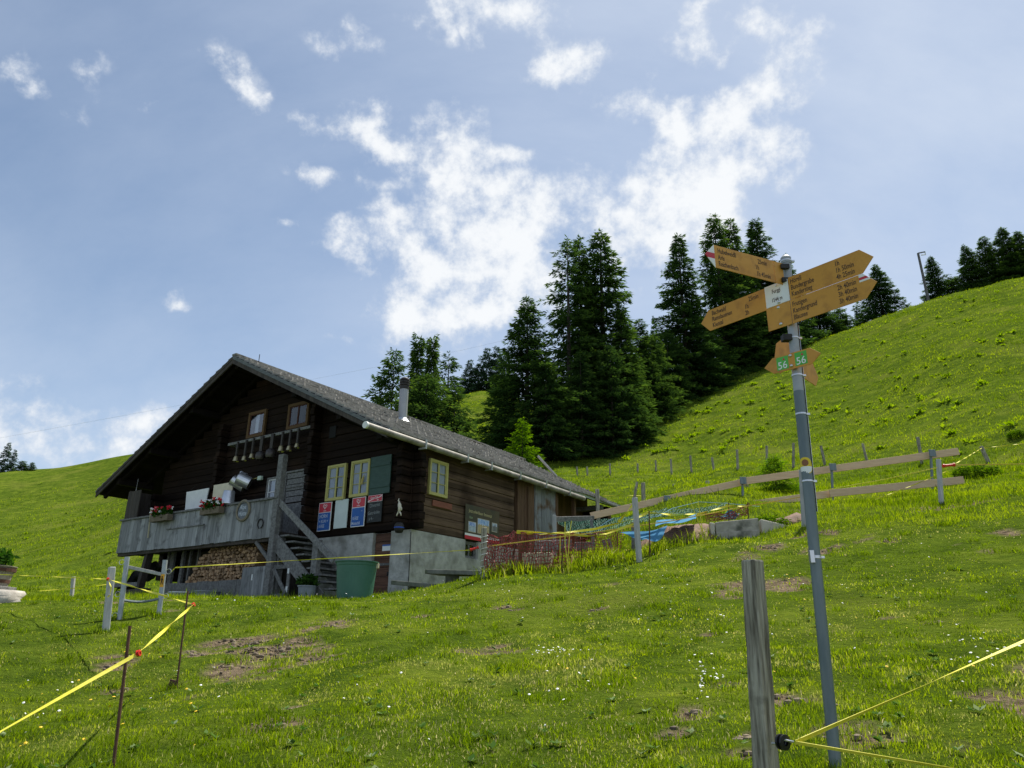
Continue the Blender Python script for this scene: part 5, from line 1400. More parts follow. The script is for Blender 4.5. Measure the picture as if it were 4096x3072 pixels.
net('safety_net', 'red mesh net beyond the yellow rods', [at(1240, 1152, 16.2), at(1345, 1142, 16.6), at(1340, 1190, 16.6), at(1240, 1205, 16.2)], 24, 8, .009, REDN, .05, 3)
net('safety_net', 'small red mesh net at the right end behind the concrete block', [at(1524, 1108, 18.6), at(1617, 1088, 18.6), at(1617, 1112, 18.6), at(1530, 1126, 18.6)], 20, 6, .012, REDN, .12, 4)
net('garden_net', 'green net stretched under the new plank', [at(1205, 1127, 20.5), at(1440, 1098, 21), at(1400, 1124, 17.5), at(1240, 1160, 17)], 46, 22, .007, GREENN, .1, 5)
net('garden_net', 'green net over the blue sheet under the plank', [at(1440, 1098, 21), at(1570, 1086, 21), at(1560, 1100, 18.6), at(1400, 1118, 17.2)], 34, 16, .007, GREENN, .08, 6)
line_thing('blue_rope', 'light blue cord zigzagging over the green net', 'cord', [at(1298, 1136, 16.6), at(1311, 1127, 16.7), at(1325, 1119, 16.8), at(1371, 1119, 16.8), at(1420, 1116, 17), at(1452, 1098, 17.5), at(1510, 1084, 18.5), at(1575, 1088, 18.5), at(1640, 1094, 19)], .011, mat('light_blue_cord', (.18, .34, .48), rough=.8), 0, None, 0, True)
# blue tarpaulin sheets
def sheet(name, label, cat, pts, mt, n=14, amp=.08, th=0):
    a, b, c, d = [Vector(q) for q in pts]; c0 = (a + b + c + d) / 4; vs = []; fs = []
    for i in range(n + 1):
        for j in range(n + 1):
            f, h = i / n, j / n
            q = a.lerp(b, f).lerp(d.lerp(c, f), h)
            q = q + Vector((0, amp * math.sin(f * 9 + h * 4) + amp * .5 * math.sin(h * 15 + f * 3), amp * (math.sin(f * 7.3 + h * 6) * .7 - 1.2 * math.sin(math.pi * f) * (1 - h))))
            vs.append(q - c0)
    for i in range(n):
        for j in range(n): fs.append((i * (n + 1) + j, (i + 1) * (n + 1) + j, (i + 1) * (n + 1) + j + 1, i * (n + 1) + j + 1))
    ob = MB().add(vs, fs).build(name, mt, None, smooth=True); ob.location = c0
    return tag(ob, label, cat)
BLUET = mat('blue_tarpaulin', (.06, .19, .34), (.09, .25, .40), scale=5, rough=.9, spec=.05)
TEALT = mat('teal_sheet', (.06, .22, .28), (.09, .30, .34), scale=5, rough=.9, spec=.05)
sheet('tarpaulin', 'bright blue hanging sheet right of the stick topped post', 'sheet', [at(1336, 1150, 16.2), at(1442, 1137, 16.4), at(1424, 1169, 16.2), at(1388, 1166, 16.1)], BLUET, 14, .03)
sheet('tarpaulin', 'blue sheet lying over the top of the earth mound', 'sheet', [at(1420, 1124, 17.4), at(1505, 1111, 17.8), at(1500, 1122, 16.95), at(1414, 1137, 16.85)], BLUET, 12, .04)
sheet('tarpaulin', 'small teal sheet behind the concrete block', 'sheet', [at(1534, 1119, 18.8), at(1576, 1101, 18.9), at(1597, 1110, 18.9), at(1590, 1121, 18.8)], TEALT, 10, .04)
# earth mound
EARTH = mat('red_brown_earth', (.15, .08, .048), (.23, .13, .085), scale=6, bump=1, detail=8, c3=(.09, .055, .035), s3=3)
def mound(name, label, c, rx, ry, h, mt, seed, rot=0, cat='mound'):
    n, k = 44, 16; m = MB()
    for i in range(k + 1):
        r = i / k
        for j in range(n):
            a = 2 * math.pi * j / n
            x, y = rx * r * math.cos(a), ry * r * math.sin(a)
            x, y = x * math.cos(rot) - y * math.sin(rot), x * math.sin(rot) + y * math.cos(rot)
            z = h * (1 - r ** 2.2) + .55 * h * (float(fbm(np.array([c.x + x]) * 3, np.array([c.y + y]) * 3, seed, 4)[0]) - .5) * 2 * (1 - r * .6)
            m.v.append((x, y, (gz(c.x + x, c.y + y) - c.z) + z - (.06 if i == k else 0)))
        if i: m.f += [((i - 1) * n + j, i * n + j, i * n + (j + 1) % n, (i - 1) * n + (j + 1) % n) for j in range(n)]
    ob = m.build(name, mt, None, smooth=True); ob.location = c
    return tag(ob, label, cat)
c = on_bearing((1478, 1160), 17.6)
mound('earth_mound', 'red brown earth mound under the blue sheets', c, 1.25, .8, .24, EARTH, 5, .3)
c = on_bearing((1700, 1128), 18.0)
mound('earth_bank', 'dug brown earth bank beside the signpost behind the concrete slab', c, .7, .4, .17, EARTH, 8, .2)
# concrete block and slab
CONC = mat('old_concrete', (.27, .25, .20), (.40, .37, .31), scale=4, bump=.5, c3=(.10, .10, .075), s3=3, lo3=.52, hi3=.7)
CONCL = mat('pale_concrete', (.46, .42, .35), (.56, .52, .44), scale=4, bump=.4)
def block(name, label, pts, y0, y1, depth, mt, cat):
    bl, br, tr, tl = at(*pts[0], y0), at(*pts[1], y1), at(*pts[2], y1), at(*pts[3], y0)
    dd = Vector((.15, 1, 0)).normalized() * depth
    c = bl.copy()
    m = MB().hexa([bl - c - Vector((0, 0, .12)), br - c - Vector((0, 0, .12)), br + dd - c - Vector((0, 0, .12)), bl + dd - c - Vector((0, 0, .12)), tl - c, tr - c, tr + dd - c, tl + dd - c])
    ob = m.build(name, mt, None, bevel=.02); ob.location = c
    return tag(ob, label, cat)
block('concrete_block', 'old concrete block in the lower course, grass at its foot', [(1549, 1168), (1642, 1164), (1641, 1144), (1547, 1150)], 17.0, 17.0, .5, CONC, 'block')
block('concrete_block', 'old concrete block of the upper course, darker top', [(1547, 1149), (1640.5, 1143), (1638, 1119), (1545, 1128)], 17.02, 17.02, .5, CONC, 'block')
block('concrete_slab', 'pale sloping concrete slab right of the concrete blocks', [(1646, 1152), (1714, 1147), (1718, 1138), (1643, 1121)], 17.3, 17.6, .3, CONCL, 'slab')
block('concrete_slab', 'narrow pale concrete upright left of the concrete blocks', [(1536, 1160), (1546, 1166), (1544, 1130), (1533, 1128)], 17.1, 17.05, .3, CONCL, 'slab')
# beams, stump table and boards inside the garden
block('stump_table', 'pale green stone trough slab behind the red net', [(1129, 1210), (1189, 1203), (1191, 1193), (1127, 1194)], 16.2, 16.4, .5, mat('greenish_slab', (.36, .38, .24), (.46, .47, .34), scale=5, bump=.3), 'slab')
block('garden_crate', 'light wooden board crate under the pale green slab', [(1137, 1238), (1189, 1236), (1190, 1216), (1137, 1219)], 16.25, 16.45, .4, mat('pale_crate_wood', (.30, .24, .15), (.40, .33, .22), scale=5, stretch=(1, 4, 8)), 'crate')
block('garden_beam', 'thick grey beam lying level behind the red net', [(1154, 1181), (1235, 1176), (1235, 1165), (1155, 1168)], 17.2, 17.6, .2, GREYB, 'beam')
block('garden_beam', 'short grey beam right of the yellow rods', [(1240, 1178), (1280, 1177), (1280, 1170), (1240, 1171)], 17.2, 17.4, .2, GREYB, 'beam')
for (pb_, pt_, lab, y) in [((1283, 1182), (1277, 1121), 'slim pale post standing behind the yellow tape', 18.5), ((1368, 1190), (1367, 1128), 'brown weathered post just left of the stick topped post', 17.2), ((1312, 1180), (1303, 1166), 'short leaning grey slat, left one of two', 17.5), ((1323, 1180), (1314, 1164), 'short leaning grey slat, right one of two', 17.5)]:
    a, b = two(pb_, pt_, y); bar_thing('garden_post', lab, 'post', a, b, .07, GREYB)
o = MB().bar((0, 0, 0), at(1203, 1030, 30) - at(1162, 985, 30), .22, .06); 
bb = o.build('leaning_board', PLAST, None, bevel=.01); bb.location = at(1162, 985, 30); tag(bb, 'long pale board sticking up slanting behind the hut roof', 'board')

# pasture fence on the slope
FP = [((1247, 1027), (1246, 1008)), ((1269, 1028), (1268, 1008)), ((1318, 1025), (1317, 1001)), ((1378, 1021), (1377, 1001)), ((1417, 1019), (1416, 994)), ((1451, 1025), (1449, 991)), ((1494, 1021), (1491, 984)), ((1542, 1016), (1538, 988)), ((1594, 1014), (1592, 971)), ((1657, 1009), (1656, 963)), ((1714, 1010), (1714, 957)), ((1782, 1004), (1773, 963)), ((1872, 993), (1863, 958)), ((1992, 1001), (1982, 944))]
for (pb_, pt_) in FP:
    a, b = two(pb_, pt_)
    bar_thing('pasture_post', 'thin weathered fence post in the long row across the green slope', 'post', a, b, .11, PWOOD, 'fence posts in a row across the slope', rot=rng.uniform(0, 1))
bar_thing('pasture_post', 'leaning fence post right of the plank ends where a tape bends', 'post', ptc[0], ptc[1], .12, PWOOD)
for (pb_, pt_, lab) in [((1291, 1070), (1290, 1057), 'stub of a fence post just above the roof end'), ((1390, 1083), (1389, 1043), 'dark fence post on the lower row beside the bent stick'), ((1457, 1075), (1457, 1046), 'fence post of the lower row behind the first plank joint'), ((1532, 1091), (1530, 1063), 'fence post of the lower row under the upper plank'), ((1616, 1084), (1611, 1047), 'slanting fence post of the lower row at the plank joint')]:
    a, b = two(pb_, pt_, 26); bar_thing('pasture_post', lab, 'post', a, b, .13, PWOOD)
# utility pole on the skyline and its wire
a = on_bearing((2007, 655), 104)
b = at(1983, 547, a.y)
up = thing('utility_pole', 'slanting wooden utility pole on the right skyline', 'utility pole', a)
MB().cyl((b - a).normalized() * -.6, b - a, .22, .17, n=10).build('shaft', mat('tarred_pole', (.09, .085, .08), (.16, .15, .14), scale=3), up)
c1_ = at(1998, 544, a.y) - a
MB().bar(b - a, c1_, .16, .16).build('arm', GREYB, up)
MB().tube([c1_, at(1999, 550, a.y) - a, at(1990, 551, a.y) - a], .09, 6).build('insulator', WHITEP, up)
line_thing('overhead_wire', 'thin overhead wire crossing the sky behind the hut', 'wire', [at(-120, 968, 70), at(375, 878, 70), at(1000, 756, 70), at(1240, 700, 70)], .012, ZINC, 0, None, 0, True)
# ------------------------------------------------------------------ trees
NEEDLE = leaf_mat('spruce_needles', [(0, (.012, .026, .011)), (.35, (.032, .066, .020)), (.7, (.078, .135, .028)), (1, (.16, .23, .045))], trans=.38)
NEEDLEB = leaf_mat('hazed_spruce_needles', [(0, (.028, .05, .03)), (.5, (.05, .09, .045)), (1, (.08, .14, .06))], trans=.3)  # distant spruces: bluish haze put into the needle colour
LARCH = leaf_mat('bright_young_needles', [(0, (.05, .11, .012)), (.5, (.12, .22, .02)), (1, (.2, .32, .04))], trans=.5)
BARK = mat('spruce_bark', (.03, .022, .017), (.06, .045, .034), scale=5, stretch=(3, 3, .6), bump=.5)
def spruce_np(seed, H=18, Rr=3.0, pw=.85, whorl=.42, nb=6, per_m=9, size=.42, low=.03, gap=.12, col_top=None, droop=.4, multi=None):
    g = np.random.default_rng(seed); Pp, Dd, Ss, Ll, Tt = [], [], [], [], []
    tops = multi or [(0, 0, 0, H, Rr)]
    for (ox, oy, z0, Ht, R0) in tops:
        z = z0 + low * Ht
        lob = g.uniform(0, 6.28, 3); la = g.uniform(.05, .22, 3)
        while z < Ht * .992:
            f = (z - z0) / (Ht - z0)
            for k in range(nb + g.integers(-1, 2)):
                if g.random() < gap: continue
                a = g.uniform(0, 2 * math.pi)
                prof = (1 - f) ** pw
                if col_top is not None: prof = max(prof if f < col_top[0] else 0, col_top[1] * (1 - f * .75)) if f > col_top[0] * .8 else prof
                Lb = R0 * prof * g.uniform(.62, 1.18) * (1 + sum(la[i] * math.sin((i + 1) * a + lob[i] + f * 5) for i in range(3))) + .12
                s0 = -.12 + .75 * f ** 2 + g.uniform(-.14, .14)
                out = np.array([math.cos(a), math.sin(a), 0]); sd = np.array([-math.sin(a), math.cos(a), 0])
                n = max(3, int(1.2 * per_m * Lb * (1.15 - .3 * f)))
                t = g.uniform(.02, 1, n) ** .85
                r = Lb * t
                zz = z + g.uniform(-.28, .28) + Lb * (s0 * t - droop * t ** 2 + droop * .55 * t ** 3)
                w = Lb * .24 * (1 - t * .75) + .05
                o = g.uniform(-1, 1, n) * w
                c = out * r[:, None] + sd * o[:, None] + np.array([ox, oy, 0]) * (1 + 0 * z); c[:, 2] = zz - np.abs(o) * .3
                for rep in range(3):
                    d = out * g.uniform(.3, .9, (n, 1)) + sd * (np.sign(o)[:, None] * g.uniform(.0, .8, (n, 1))) + np.array([0, 0, -1]) * g.uniform(-.15, .75, (n, 1))
                    Pp.append(c + g.normal(0, .05, (n, 3))); Dd.append(d); Ss.append(g.normal(0, 1, (n, 3)) + np.array([0, 0, .6]))
                    Ll.append(size * g.uniform(.6, 1.25, n) * (.75 + .25 * (1 - f)))
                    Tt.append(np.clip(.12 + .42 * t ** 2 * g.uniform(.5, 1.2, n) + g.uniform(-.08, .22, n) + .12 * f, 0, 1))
            z += whorl * (1 - .45 * f) * g.uniform(.8, 1.2)
        # leader
        n = 10; c = np.tile([ox, oy, Ht - .25], (n, 1)) + g.normal(0, .03, (n, 3)) + np.array([0, 0, 1]) * g.uniform(-.4, .2, (n, 1))
        Pp.append(c); Dd.append(g.normal(0, .5, (n, 3)) + np.array([0, 0, 1.0])); Ss.append(g.normal(0, 1, (n, 3))); Ll.append(np.full(n, .35)); Tt.append(np.full(n, .5))
    v, f = quads(np.concatenate(Pp), np.concatenate(Dd), np.concatenate(Ss), np.concatenate(Ll), .27)
    return v, f, np.repeat(np.concatenate(Tt), 4), tops
def proto_tree(seed, mt=NEEDLE, **kw):
    v, f, t, tops = spruce_np(seed, **kw)
    root = bpy.data.objects.new('spruce_tree', None); root.empty_display_size = .3
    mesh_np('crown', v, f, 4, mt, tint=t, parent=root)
    m = MB()
    for (ox, oy, z0, Ht, R0) in tops:
        m.tube([(ox * (0 if z0 == 0 and len(tops) == 1 else .2), oy * .2, -.6), (ox * .8, oy * .8, max(z0, Ht * .3)), (ox, oy, Ht * .7), (ox, oy, Ht * .98)], [.014 * Ht + .02, .009 * Ht, .004 * Ht, .008], 8)
    m.build('trunk', BARK, root, smooth=True)
    return root, kw.get('H', 18), kw.get('Rr', 3.0)
PROT = {}
def tree(kind, label, px, pyb, pyt, wpx, y=None, group=None, name='spruce_tree', cat='tree', rot=None):
    """one tree: base on the ground under (px, pyb), top at row pyt, crown about wpx wide (2212 px picture)"""
    base = on_bearing((px, pyb), y) if y else hit(px, pyb)
    top = at(px, pyt, base.y)
    Hh = top.z - base.z
    wid = 1.4 * wpx * K / FPX * (base.y * cp + base.z * sp)
    root, H0, R0 = PROT[kind]
    if kind in USED: t = dup(root)
    else:
        t = root; USED.add(kind); col.objects.link(t)
    t.name = name
    t.location = base
    t.scale = (wid / (2 * R0), wid / (2 * R0), Hh / H0)
    t.rotation_euler = (0, 0, rng.uniform(0, 6.28) if rot is None else rot)
    for k in ('label', 'category', 'group'):
        if k in t: del t[k]
    return tag(t, label, cat, group)
USED = set()
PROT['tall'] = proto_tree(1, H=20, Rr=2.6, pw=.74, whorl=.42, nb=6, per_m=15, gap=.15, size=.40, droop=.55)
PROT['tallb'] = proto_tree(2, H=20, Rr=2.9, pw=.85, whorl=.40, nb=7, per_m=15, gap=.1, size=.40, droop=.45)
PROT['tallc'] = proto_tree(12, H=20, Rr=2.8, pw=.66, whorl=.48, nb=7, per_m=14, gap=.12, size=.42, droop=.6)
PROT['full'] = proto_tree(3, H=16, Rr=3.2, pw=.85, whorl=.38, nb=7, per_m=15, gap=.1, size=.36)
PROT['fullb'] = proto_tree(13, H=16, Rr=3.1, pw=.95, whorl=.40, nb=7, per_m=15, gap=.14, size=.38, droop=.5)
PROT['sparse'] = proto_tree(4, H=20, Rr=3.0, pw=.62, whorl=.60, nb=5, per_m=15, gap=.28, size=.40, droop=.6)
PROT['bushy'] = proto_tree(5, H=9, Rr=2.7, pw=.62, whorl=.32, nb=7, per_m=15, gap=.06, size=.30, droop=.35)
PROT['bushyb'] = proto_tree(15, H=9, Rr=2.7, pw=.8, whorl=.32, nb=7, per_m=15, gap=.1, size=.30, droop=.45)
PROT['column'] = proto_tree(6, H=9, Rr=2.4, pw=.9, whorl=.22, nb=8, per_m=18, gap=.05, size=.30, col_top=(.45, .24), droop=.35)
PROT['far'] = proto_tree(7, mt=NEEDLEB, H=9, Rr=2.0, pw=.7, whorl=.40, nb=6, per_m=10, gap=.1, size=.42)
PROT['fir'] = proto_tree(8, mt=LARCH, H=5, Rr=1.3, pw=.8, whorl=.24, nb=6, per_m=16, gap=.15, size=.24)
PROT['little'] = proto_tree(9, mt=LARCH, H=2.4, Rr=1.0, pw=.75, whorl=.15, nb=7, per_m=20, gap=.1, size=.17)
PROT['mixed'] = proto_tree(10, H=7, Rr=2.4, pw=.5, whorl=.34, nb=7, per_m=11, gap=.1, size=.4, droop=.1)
CW = 'spruces close behind the hut roof'
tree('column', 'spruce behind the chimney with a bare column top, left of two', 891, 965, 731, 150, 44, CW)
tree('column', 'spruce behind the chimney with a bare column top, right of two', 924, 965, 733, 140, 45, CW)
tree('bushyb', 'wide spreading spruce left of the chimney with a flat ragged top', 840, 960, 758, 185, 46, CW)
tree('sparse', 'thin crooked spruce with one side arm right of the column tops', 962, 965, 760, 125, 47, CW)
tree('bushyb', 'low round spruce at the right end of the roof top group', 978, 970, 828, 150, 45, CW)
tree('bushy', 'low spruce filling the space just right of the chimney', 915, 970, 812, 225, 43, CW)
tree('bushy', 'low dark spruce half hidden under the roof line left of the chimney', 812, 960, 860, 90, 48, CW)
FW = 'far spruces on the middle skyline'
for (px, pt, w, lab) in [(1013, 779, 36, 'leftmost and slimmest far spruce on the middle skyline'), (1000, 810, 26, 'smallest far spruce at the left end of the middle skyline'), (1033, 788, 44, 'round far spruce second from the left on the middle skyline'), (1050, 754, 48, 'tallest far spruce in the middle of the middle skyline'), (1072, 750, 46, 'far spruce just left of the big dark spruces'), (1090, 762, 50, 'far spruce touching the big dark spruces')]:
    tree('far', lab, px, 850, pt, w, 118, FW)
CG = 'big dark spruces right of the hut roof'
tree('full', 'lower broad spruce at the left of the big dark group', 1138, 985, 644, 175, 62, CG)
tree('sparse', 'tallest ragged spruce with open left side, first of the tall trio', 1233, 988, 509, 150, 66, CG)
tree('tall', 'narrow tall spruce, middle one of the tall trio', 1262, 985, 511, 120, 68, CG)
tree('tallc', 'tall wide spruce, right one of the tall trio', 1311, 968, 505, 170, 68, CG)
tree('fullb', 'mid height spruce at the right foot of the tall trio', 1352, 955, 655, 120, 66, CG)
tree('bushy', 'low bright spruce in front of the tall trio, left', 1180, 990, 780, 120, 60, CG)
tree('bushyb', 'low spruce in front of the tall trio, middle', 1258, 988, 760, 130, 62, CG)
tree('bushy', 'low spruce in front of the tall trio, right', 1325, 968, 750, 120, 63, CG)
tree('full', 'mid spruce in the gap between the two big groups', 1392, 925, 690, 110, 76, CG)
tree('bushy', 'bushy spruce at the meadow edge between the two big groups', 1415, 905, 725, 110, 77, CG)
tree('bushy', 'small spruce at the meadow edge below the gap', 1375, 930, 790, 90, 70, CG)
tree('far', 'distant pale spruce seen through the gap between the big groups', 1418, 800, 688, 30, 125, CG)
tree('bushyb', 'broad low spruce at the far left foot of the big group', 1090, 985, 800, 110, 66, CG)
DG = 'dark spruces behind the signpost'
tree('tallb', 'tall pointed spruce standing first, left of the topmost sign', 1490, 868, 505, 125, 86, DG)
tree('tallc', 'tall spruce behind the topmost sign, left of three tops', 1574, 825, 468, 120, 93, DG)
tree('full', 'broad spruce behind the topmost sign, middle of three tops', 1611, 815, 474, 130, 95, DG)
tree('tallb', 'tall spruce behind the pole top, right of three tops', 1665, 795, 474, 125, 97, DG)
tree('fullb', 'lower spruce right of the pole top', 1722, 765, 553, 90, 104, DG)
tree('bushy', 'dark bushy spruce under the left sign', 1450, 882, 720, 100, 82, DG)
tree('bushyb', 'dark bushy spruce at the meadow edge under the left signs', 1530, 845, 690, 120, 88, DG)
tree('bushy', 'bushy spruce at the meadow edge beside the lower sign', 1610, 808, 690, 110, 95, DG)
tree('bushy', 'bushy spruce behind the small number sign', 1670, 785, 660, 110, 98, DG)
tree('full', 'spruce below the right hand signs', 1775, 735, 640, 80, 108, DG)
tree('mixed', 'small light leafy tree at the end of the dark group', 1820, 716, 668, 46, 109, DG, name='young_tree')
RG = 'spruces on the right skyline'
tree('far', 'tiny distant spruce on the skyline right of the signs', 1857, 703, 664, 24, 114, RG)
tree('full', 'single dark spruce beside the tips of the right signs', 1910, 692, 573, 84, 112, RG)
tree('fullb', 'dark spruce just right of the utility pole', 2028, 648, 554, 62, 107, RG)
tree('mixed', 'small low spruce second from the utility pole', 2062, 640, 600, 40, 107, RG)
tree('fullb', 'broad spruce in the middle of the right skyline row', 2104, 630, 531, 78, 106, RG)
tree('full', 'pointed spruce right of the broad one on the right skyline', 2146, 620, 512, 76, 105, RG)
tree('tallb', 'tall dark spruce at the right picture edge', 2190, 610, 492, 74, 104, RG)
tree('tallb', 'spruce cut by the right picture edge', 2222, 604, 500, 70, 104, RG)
LG = 'small spruces at the left skyline'
tree('far', 'dark spruce cut by the left picture edge on the skyline', 4, 1024, 957, 25, 132, LG)
tree('far', 'second spruce on the left skyline, slightly lower', 22, 1022, 972, 19, 131, LG)
tree('mixed', 'low bush like spruce right of the two left skyline spruces', 46, 1018, 996, 22, 130, LG)
tree('mixed', 'smallest bush on the left skyline', 68, 1014, 999, 14, 130, LG)
tree('fir', 'bright yellow green young conifer in front of the dark spruces', 1128, 995, 908, 70, 50, None, 'young_conifer')
tree('little', 'small dense green fir growing behind the plank rails', 1683, 1104, 985, 72, 25.5, None, 'little_fir')

# bushes at the right
v, f = leaf_cloud(1500, (0, 0, .35), (.75, .6, .55), .13, 61)
BUSHM = leaf_mat('bush_leaf', [(0, (.03, .07, .008)), (.5, (.08, .15, .015)), (1, (.17, .27, .03))])
for i, (px, py, s, lab) in enumerate([(2112, 1033, .8, 'dark low bush right of the plank ends'), (2195, 945, .6, 'dark bush at the right edge on the slope'), (1655, 1142, .6, 'small leafy bush at the pale concrete slab')]):
    c = hit(px, py)
    if i == 0: bo = mesh_np('low_bush', v, f, 4, BUSHM, tint=np.repeat(nr.uniform(0, .8, len(f)), 4)); q = bo
    else: q = bo.copy(); col.objects.link(q)
    q.location = c; q.scale = (s * 1.3, s, s * .55); q.rotation_euler = (0, 0, i * 1.3)
    tag(q, lab, 'bush', 'low bushes at the right')

# ------------------------------------------------------------------ leafy plants on the slope
PLANTM = leaf_mat('slope_plant_leaf', [(0, (.10, .17, .018)), (.5, (.17, .26, .03)), (1, (.26, .35, .05))], trans=.5)
def plant_proto(seed, n=26):
    g = np.random.default_rng(seed)
    az = g.uniform(0, 6.28, n); el = g.uniform(.25, 1.25, n)
    d = np.c_[np.cos(az) * np.cos(el), np.sin(az) * np.cos(el), np.sin(el)]
    P_ = np.c_[g.normal(0, .12, n), g.normal(0, .12, n), g.uniform(0, .15, n)]
    v, f = quads(P_, d, np.c_[-np.sin(az), np.cos(az), 0 * az], g.uniform(.25, .5, n), .42)
    return mesh_np('leafy_plant', v, f, 4, PLANTM, tint=np.repeat(g.uniform(0, 1, n), 4))
pp = [plant_proto(70 + i) for i in range(5)]
spots = []
for (px, py, sx_, sy_, n) in [(1800, 885, 60, 14, 16), (1560, 890, 60, 16, 10), (1500, 850, 60, 20, 7), (1700, 800, 60, 22, 10), (1850, 740, 70, 18, 9), (1960, 700, 70, 20, 10), (2080, 650, 70, 14, 10), (1800, 790, 80, 20, 12), (1950, 790, 90, 30, 12), (2100, 740, 80, 40, 12), (1650, 840, 60, 20, 9), (1430, 905, 50, 14, 6), (2060, 870, 90, 30, 7), (1900, 880, 70, 30, 8), (1620, 935, 90, 20, 8), (1480, 960, 80, 14, 5), (1420, 985, 60, 12, 4)]:
    for k in range(n): spots.append((px + rng.gauss(0, sx_ * .8), py + rng.gauss(0, sy_ * .8)))
for k in range(70):
    px = rng.uniform(1400, 2200); py_ = 960 - (px - 1400) * .36; spots.append((px, rng.uniform(py_, 985)))
for k in range(14): spots.append((rng.uniform(0, 250), rng.uniform(1040, 1200)))
np_ = 0
for (px, py) in spots:
    c = hit(px, py)
    if c.y > 125 or c.y < 22: continue
    q = pp[np_] if np_ < 5 else pp[rng.randrange(5)].copy()
    if np_ >= 5: col.objects.link(q)
    np_ += 1
    s = rng.uniform(.4, .95) * (1 if c.x > 0 else .7)
    q.location = c - Vector((0, 0, .05)); q.scale = (s * 1.15, s * 1.15, s * .9); q.rotation_euler = (rng.uniform(-.1, .1), rng.uniform(-.1, .1), rng.uniform(0, 6.28))
    tag(q, 'bright leafy plant clump growing on the open green slope', 'plant', 'leafy plants scattered over the green slope')

# ------------------------------------------------------------------ grass
GRASS = leaf_mat('grass_blade', [(0, (.075, .125, .015)), (.3, (.17, .245, .024)), (.62, (.275, .35, .038)), (.85, (.32, .355, .07)), (1, (.44, .40, .22))], trans=.6, rough=.5)
def in_hut(x, y):
    dx, dy = x - HX, y - HY
    u = dx * math.cos(YAW) - dy * math.sin(YAW); v = dx * math.sin(YAW) + dy * math.cos(YAW)
    return (u > WL + .3) & (u < .05) & (v > -.9) & (v < 12)
def blades(x, y, h, w, tint, segs=2, lean=.5, seed=0):
    g = np.random.default_rng(seed); n = len(x)
    z = ground(x, y) - .012
    az = g.uniform(0, 2 * np.pi, n)
    wd = np.c_[np.cos(az), np.sin(az), np.zeros(n)] * (w / 2)[:, None]
    la = g.uniform(0, 2 * np.pi, n); lm = g.uniform(.1, 1, n) * lean
    ld = np.c_[np.cos(la) * lm, np.sin(la) * lm, np.zeros(n)] * h[:, None]
    b = np.c_[x, y, z]; up = np.c_[np.zeros(n), np.zeros(n), h]
    if segs == 2:
        md = b + up * .55 + ld * .3
        v = np.stack([b - wd, b + wd, md - wd * .75, md + wd * .75, b + up * (1 - .25 * lm[:, None]) + ld], 1).reshape(-1, 3)
        k = np.arange(n)[:, None] * 5
        f = np.concatenate([k + [0, 1, 2], k + [1, 3, 2], k + [2, 3, 4]], 1).reshape(-1, 3)
        return v, f, np.repeat(tint, 5)
    v = np.stack([b - wd, b + wd, b + up + ld], 1).reshape(-1, 3)
    return v, np.arange(n * 3).reshape(-1, 3), np.repeat(tint, 3)
def tint_of(x, y, g):
    n = len(x)
    p = fbm(x * .55, y * .55, 91, 4); q = fbm(x * 2.2, y * 2.2, 97, 3)
    t = .44 + 1.5 * (p - .5) + 1.3 * (q - .5) + g.normal(0, .13, n)
    dry = np.clip((fbm(x * .35 + 5, y * .35, 33, 3) - .48) * 4, 0, 1) * np.clip((11 - np.hypot(x, y)) / 6, .15, 1)
    straw = g.random(n) < (.05 + .22 * dry)
    return np.where(straw, g.uniform(.86, 1, n), np.clip(t, .02, .84))
def scatter(n, r0, r1, seed, amax=46):
    g = np.random.default_rng(seed)
    th = np.radians(g.uniform(-amax, amax, n)); r = r0 * (r1 / r0) ** g.uniform(0, 1, n)
    return r * np.sin(th), r * np.cos(th), r, g
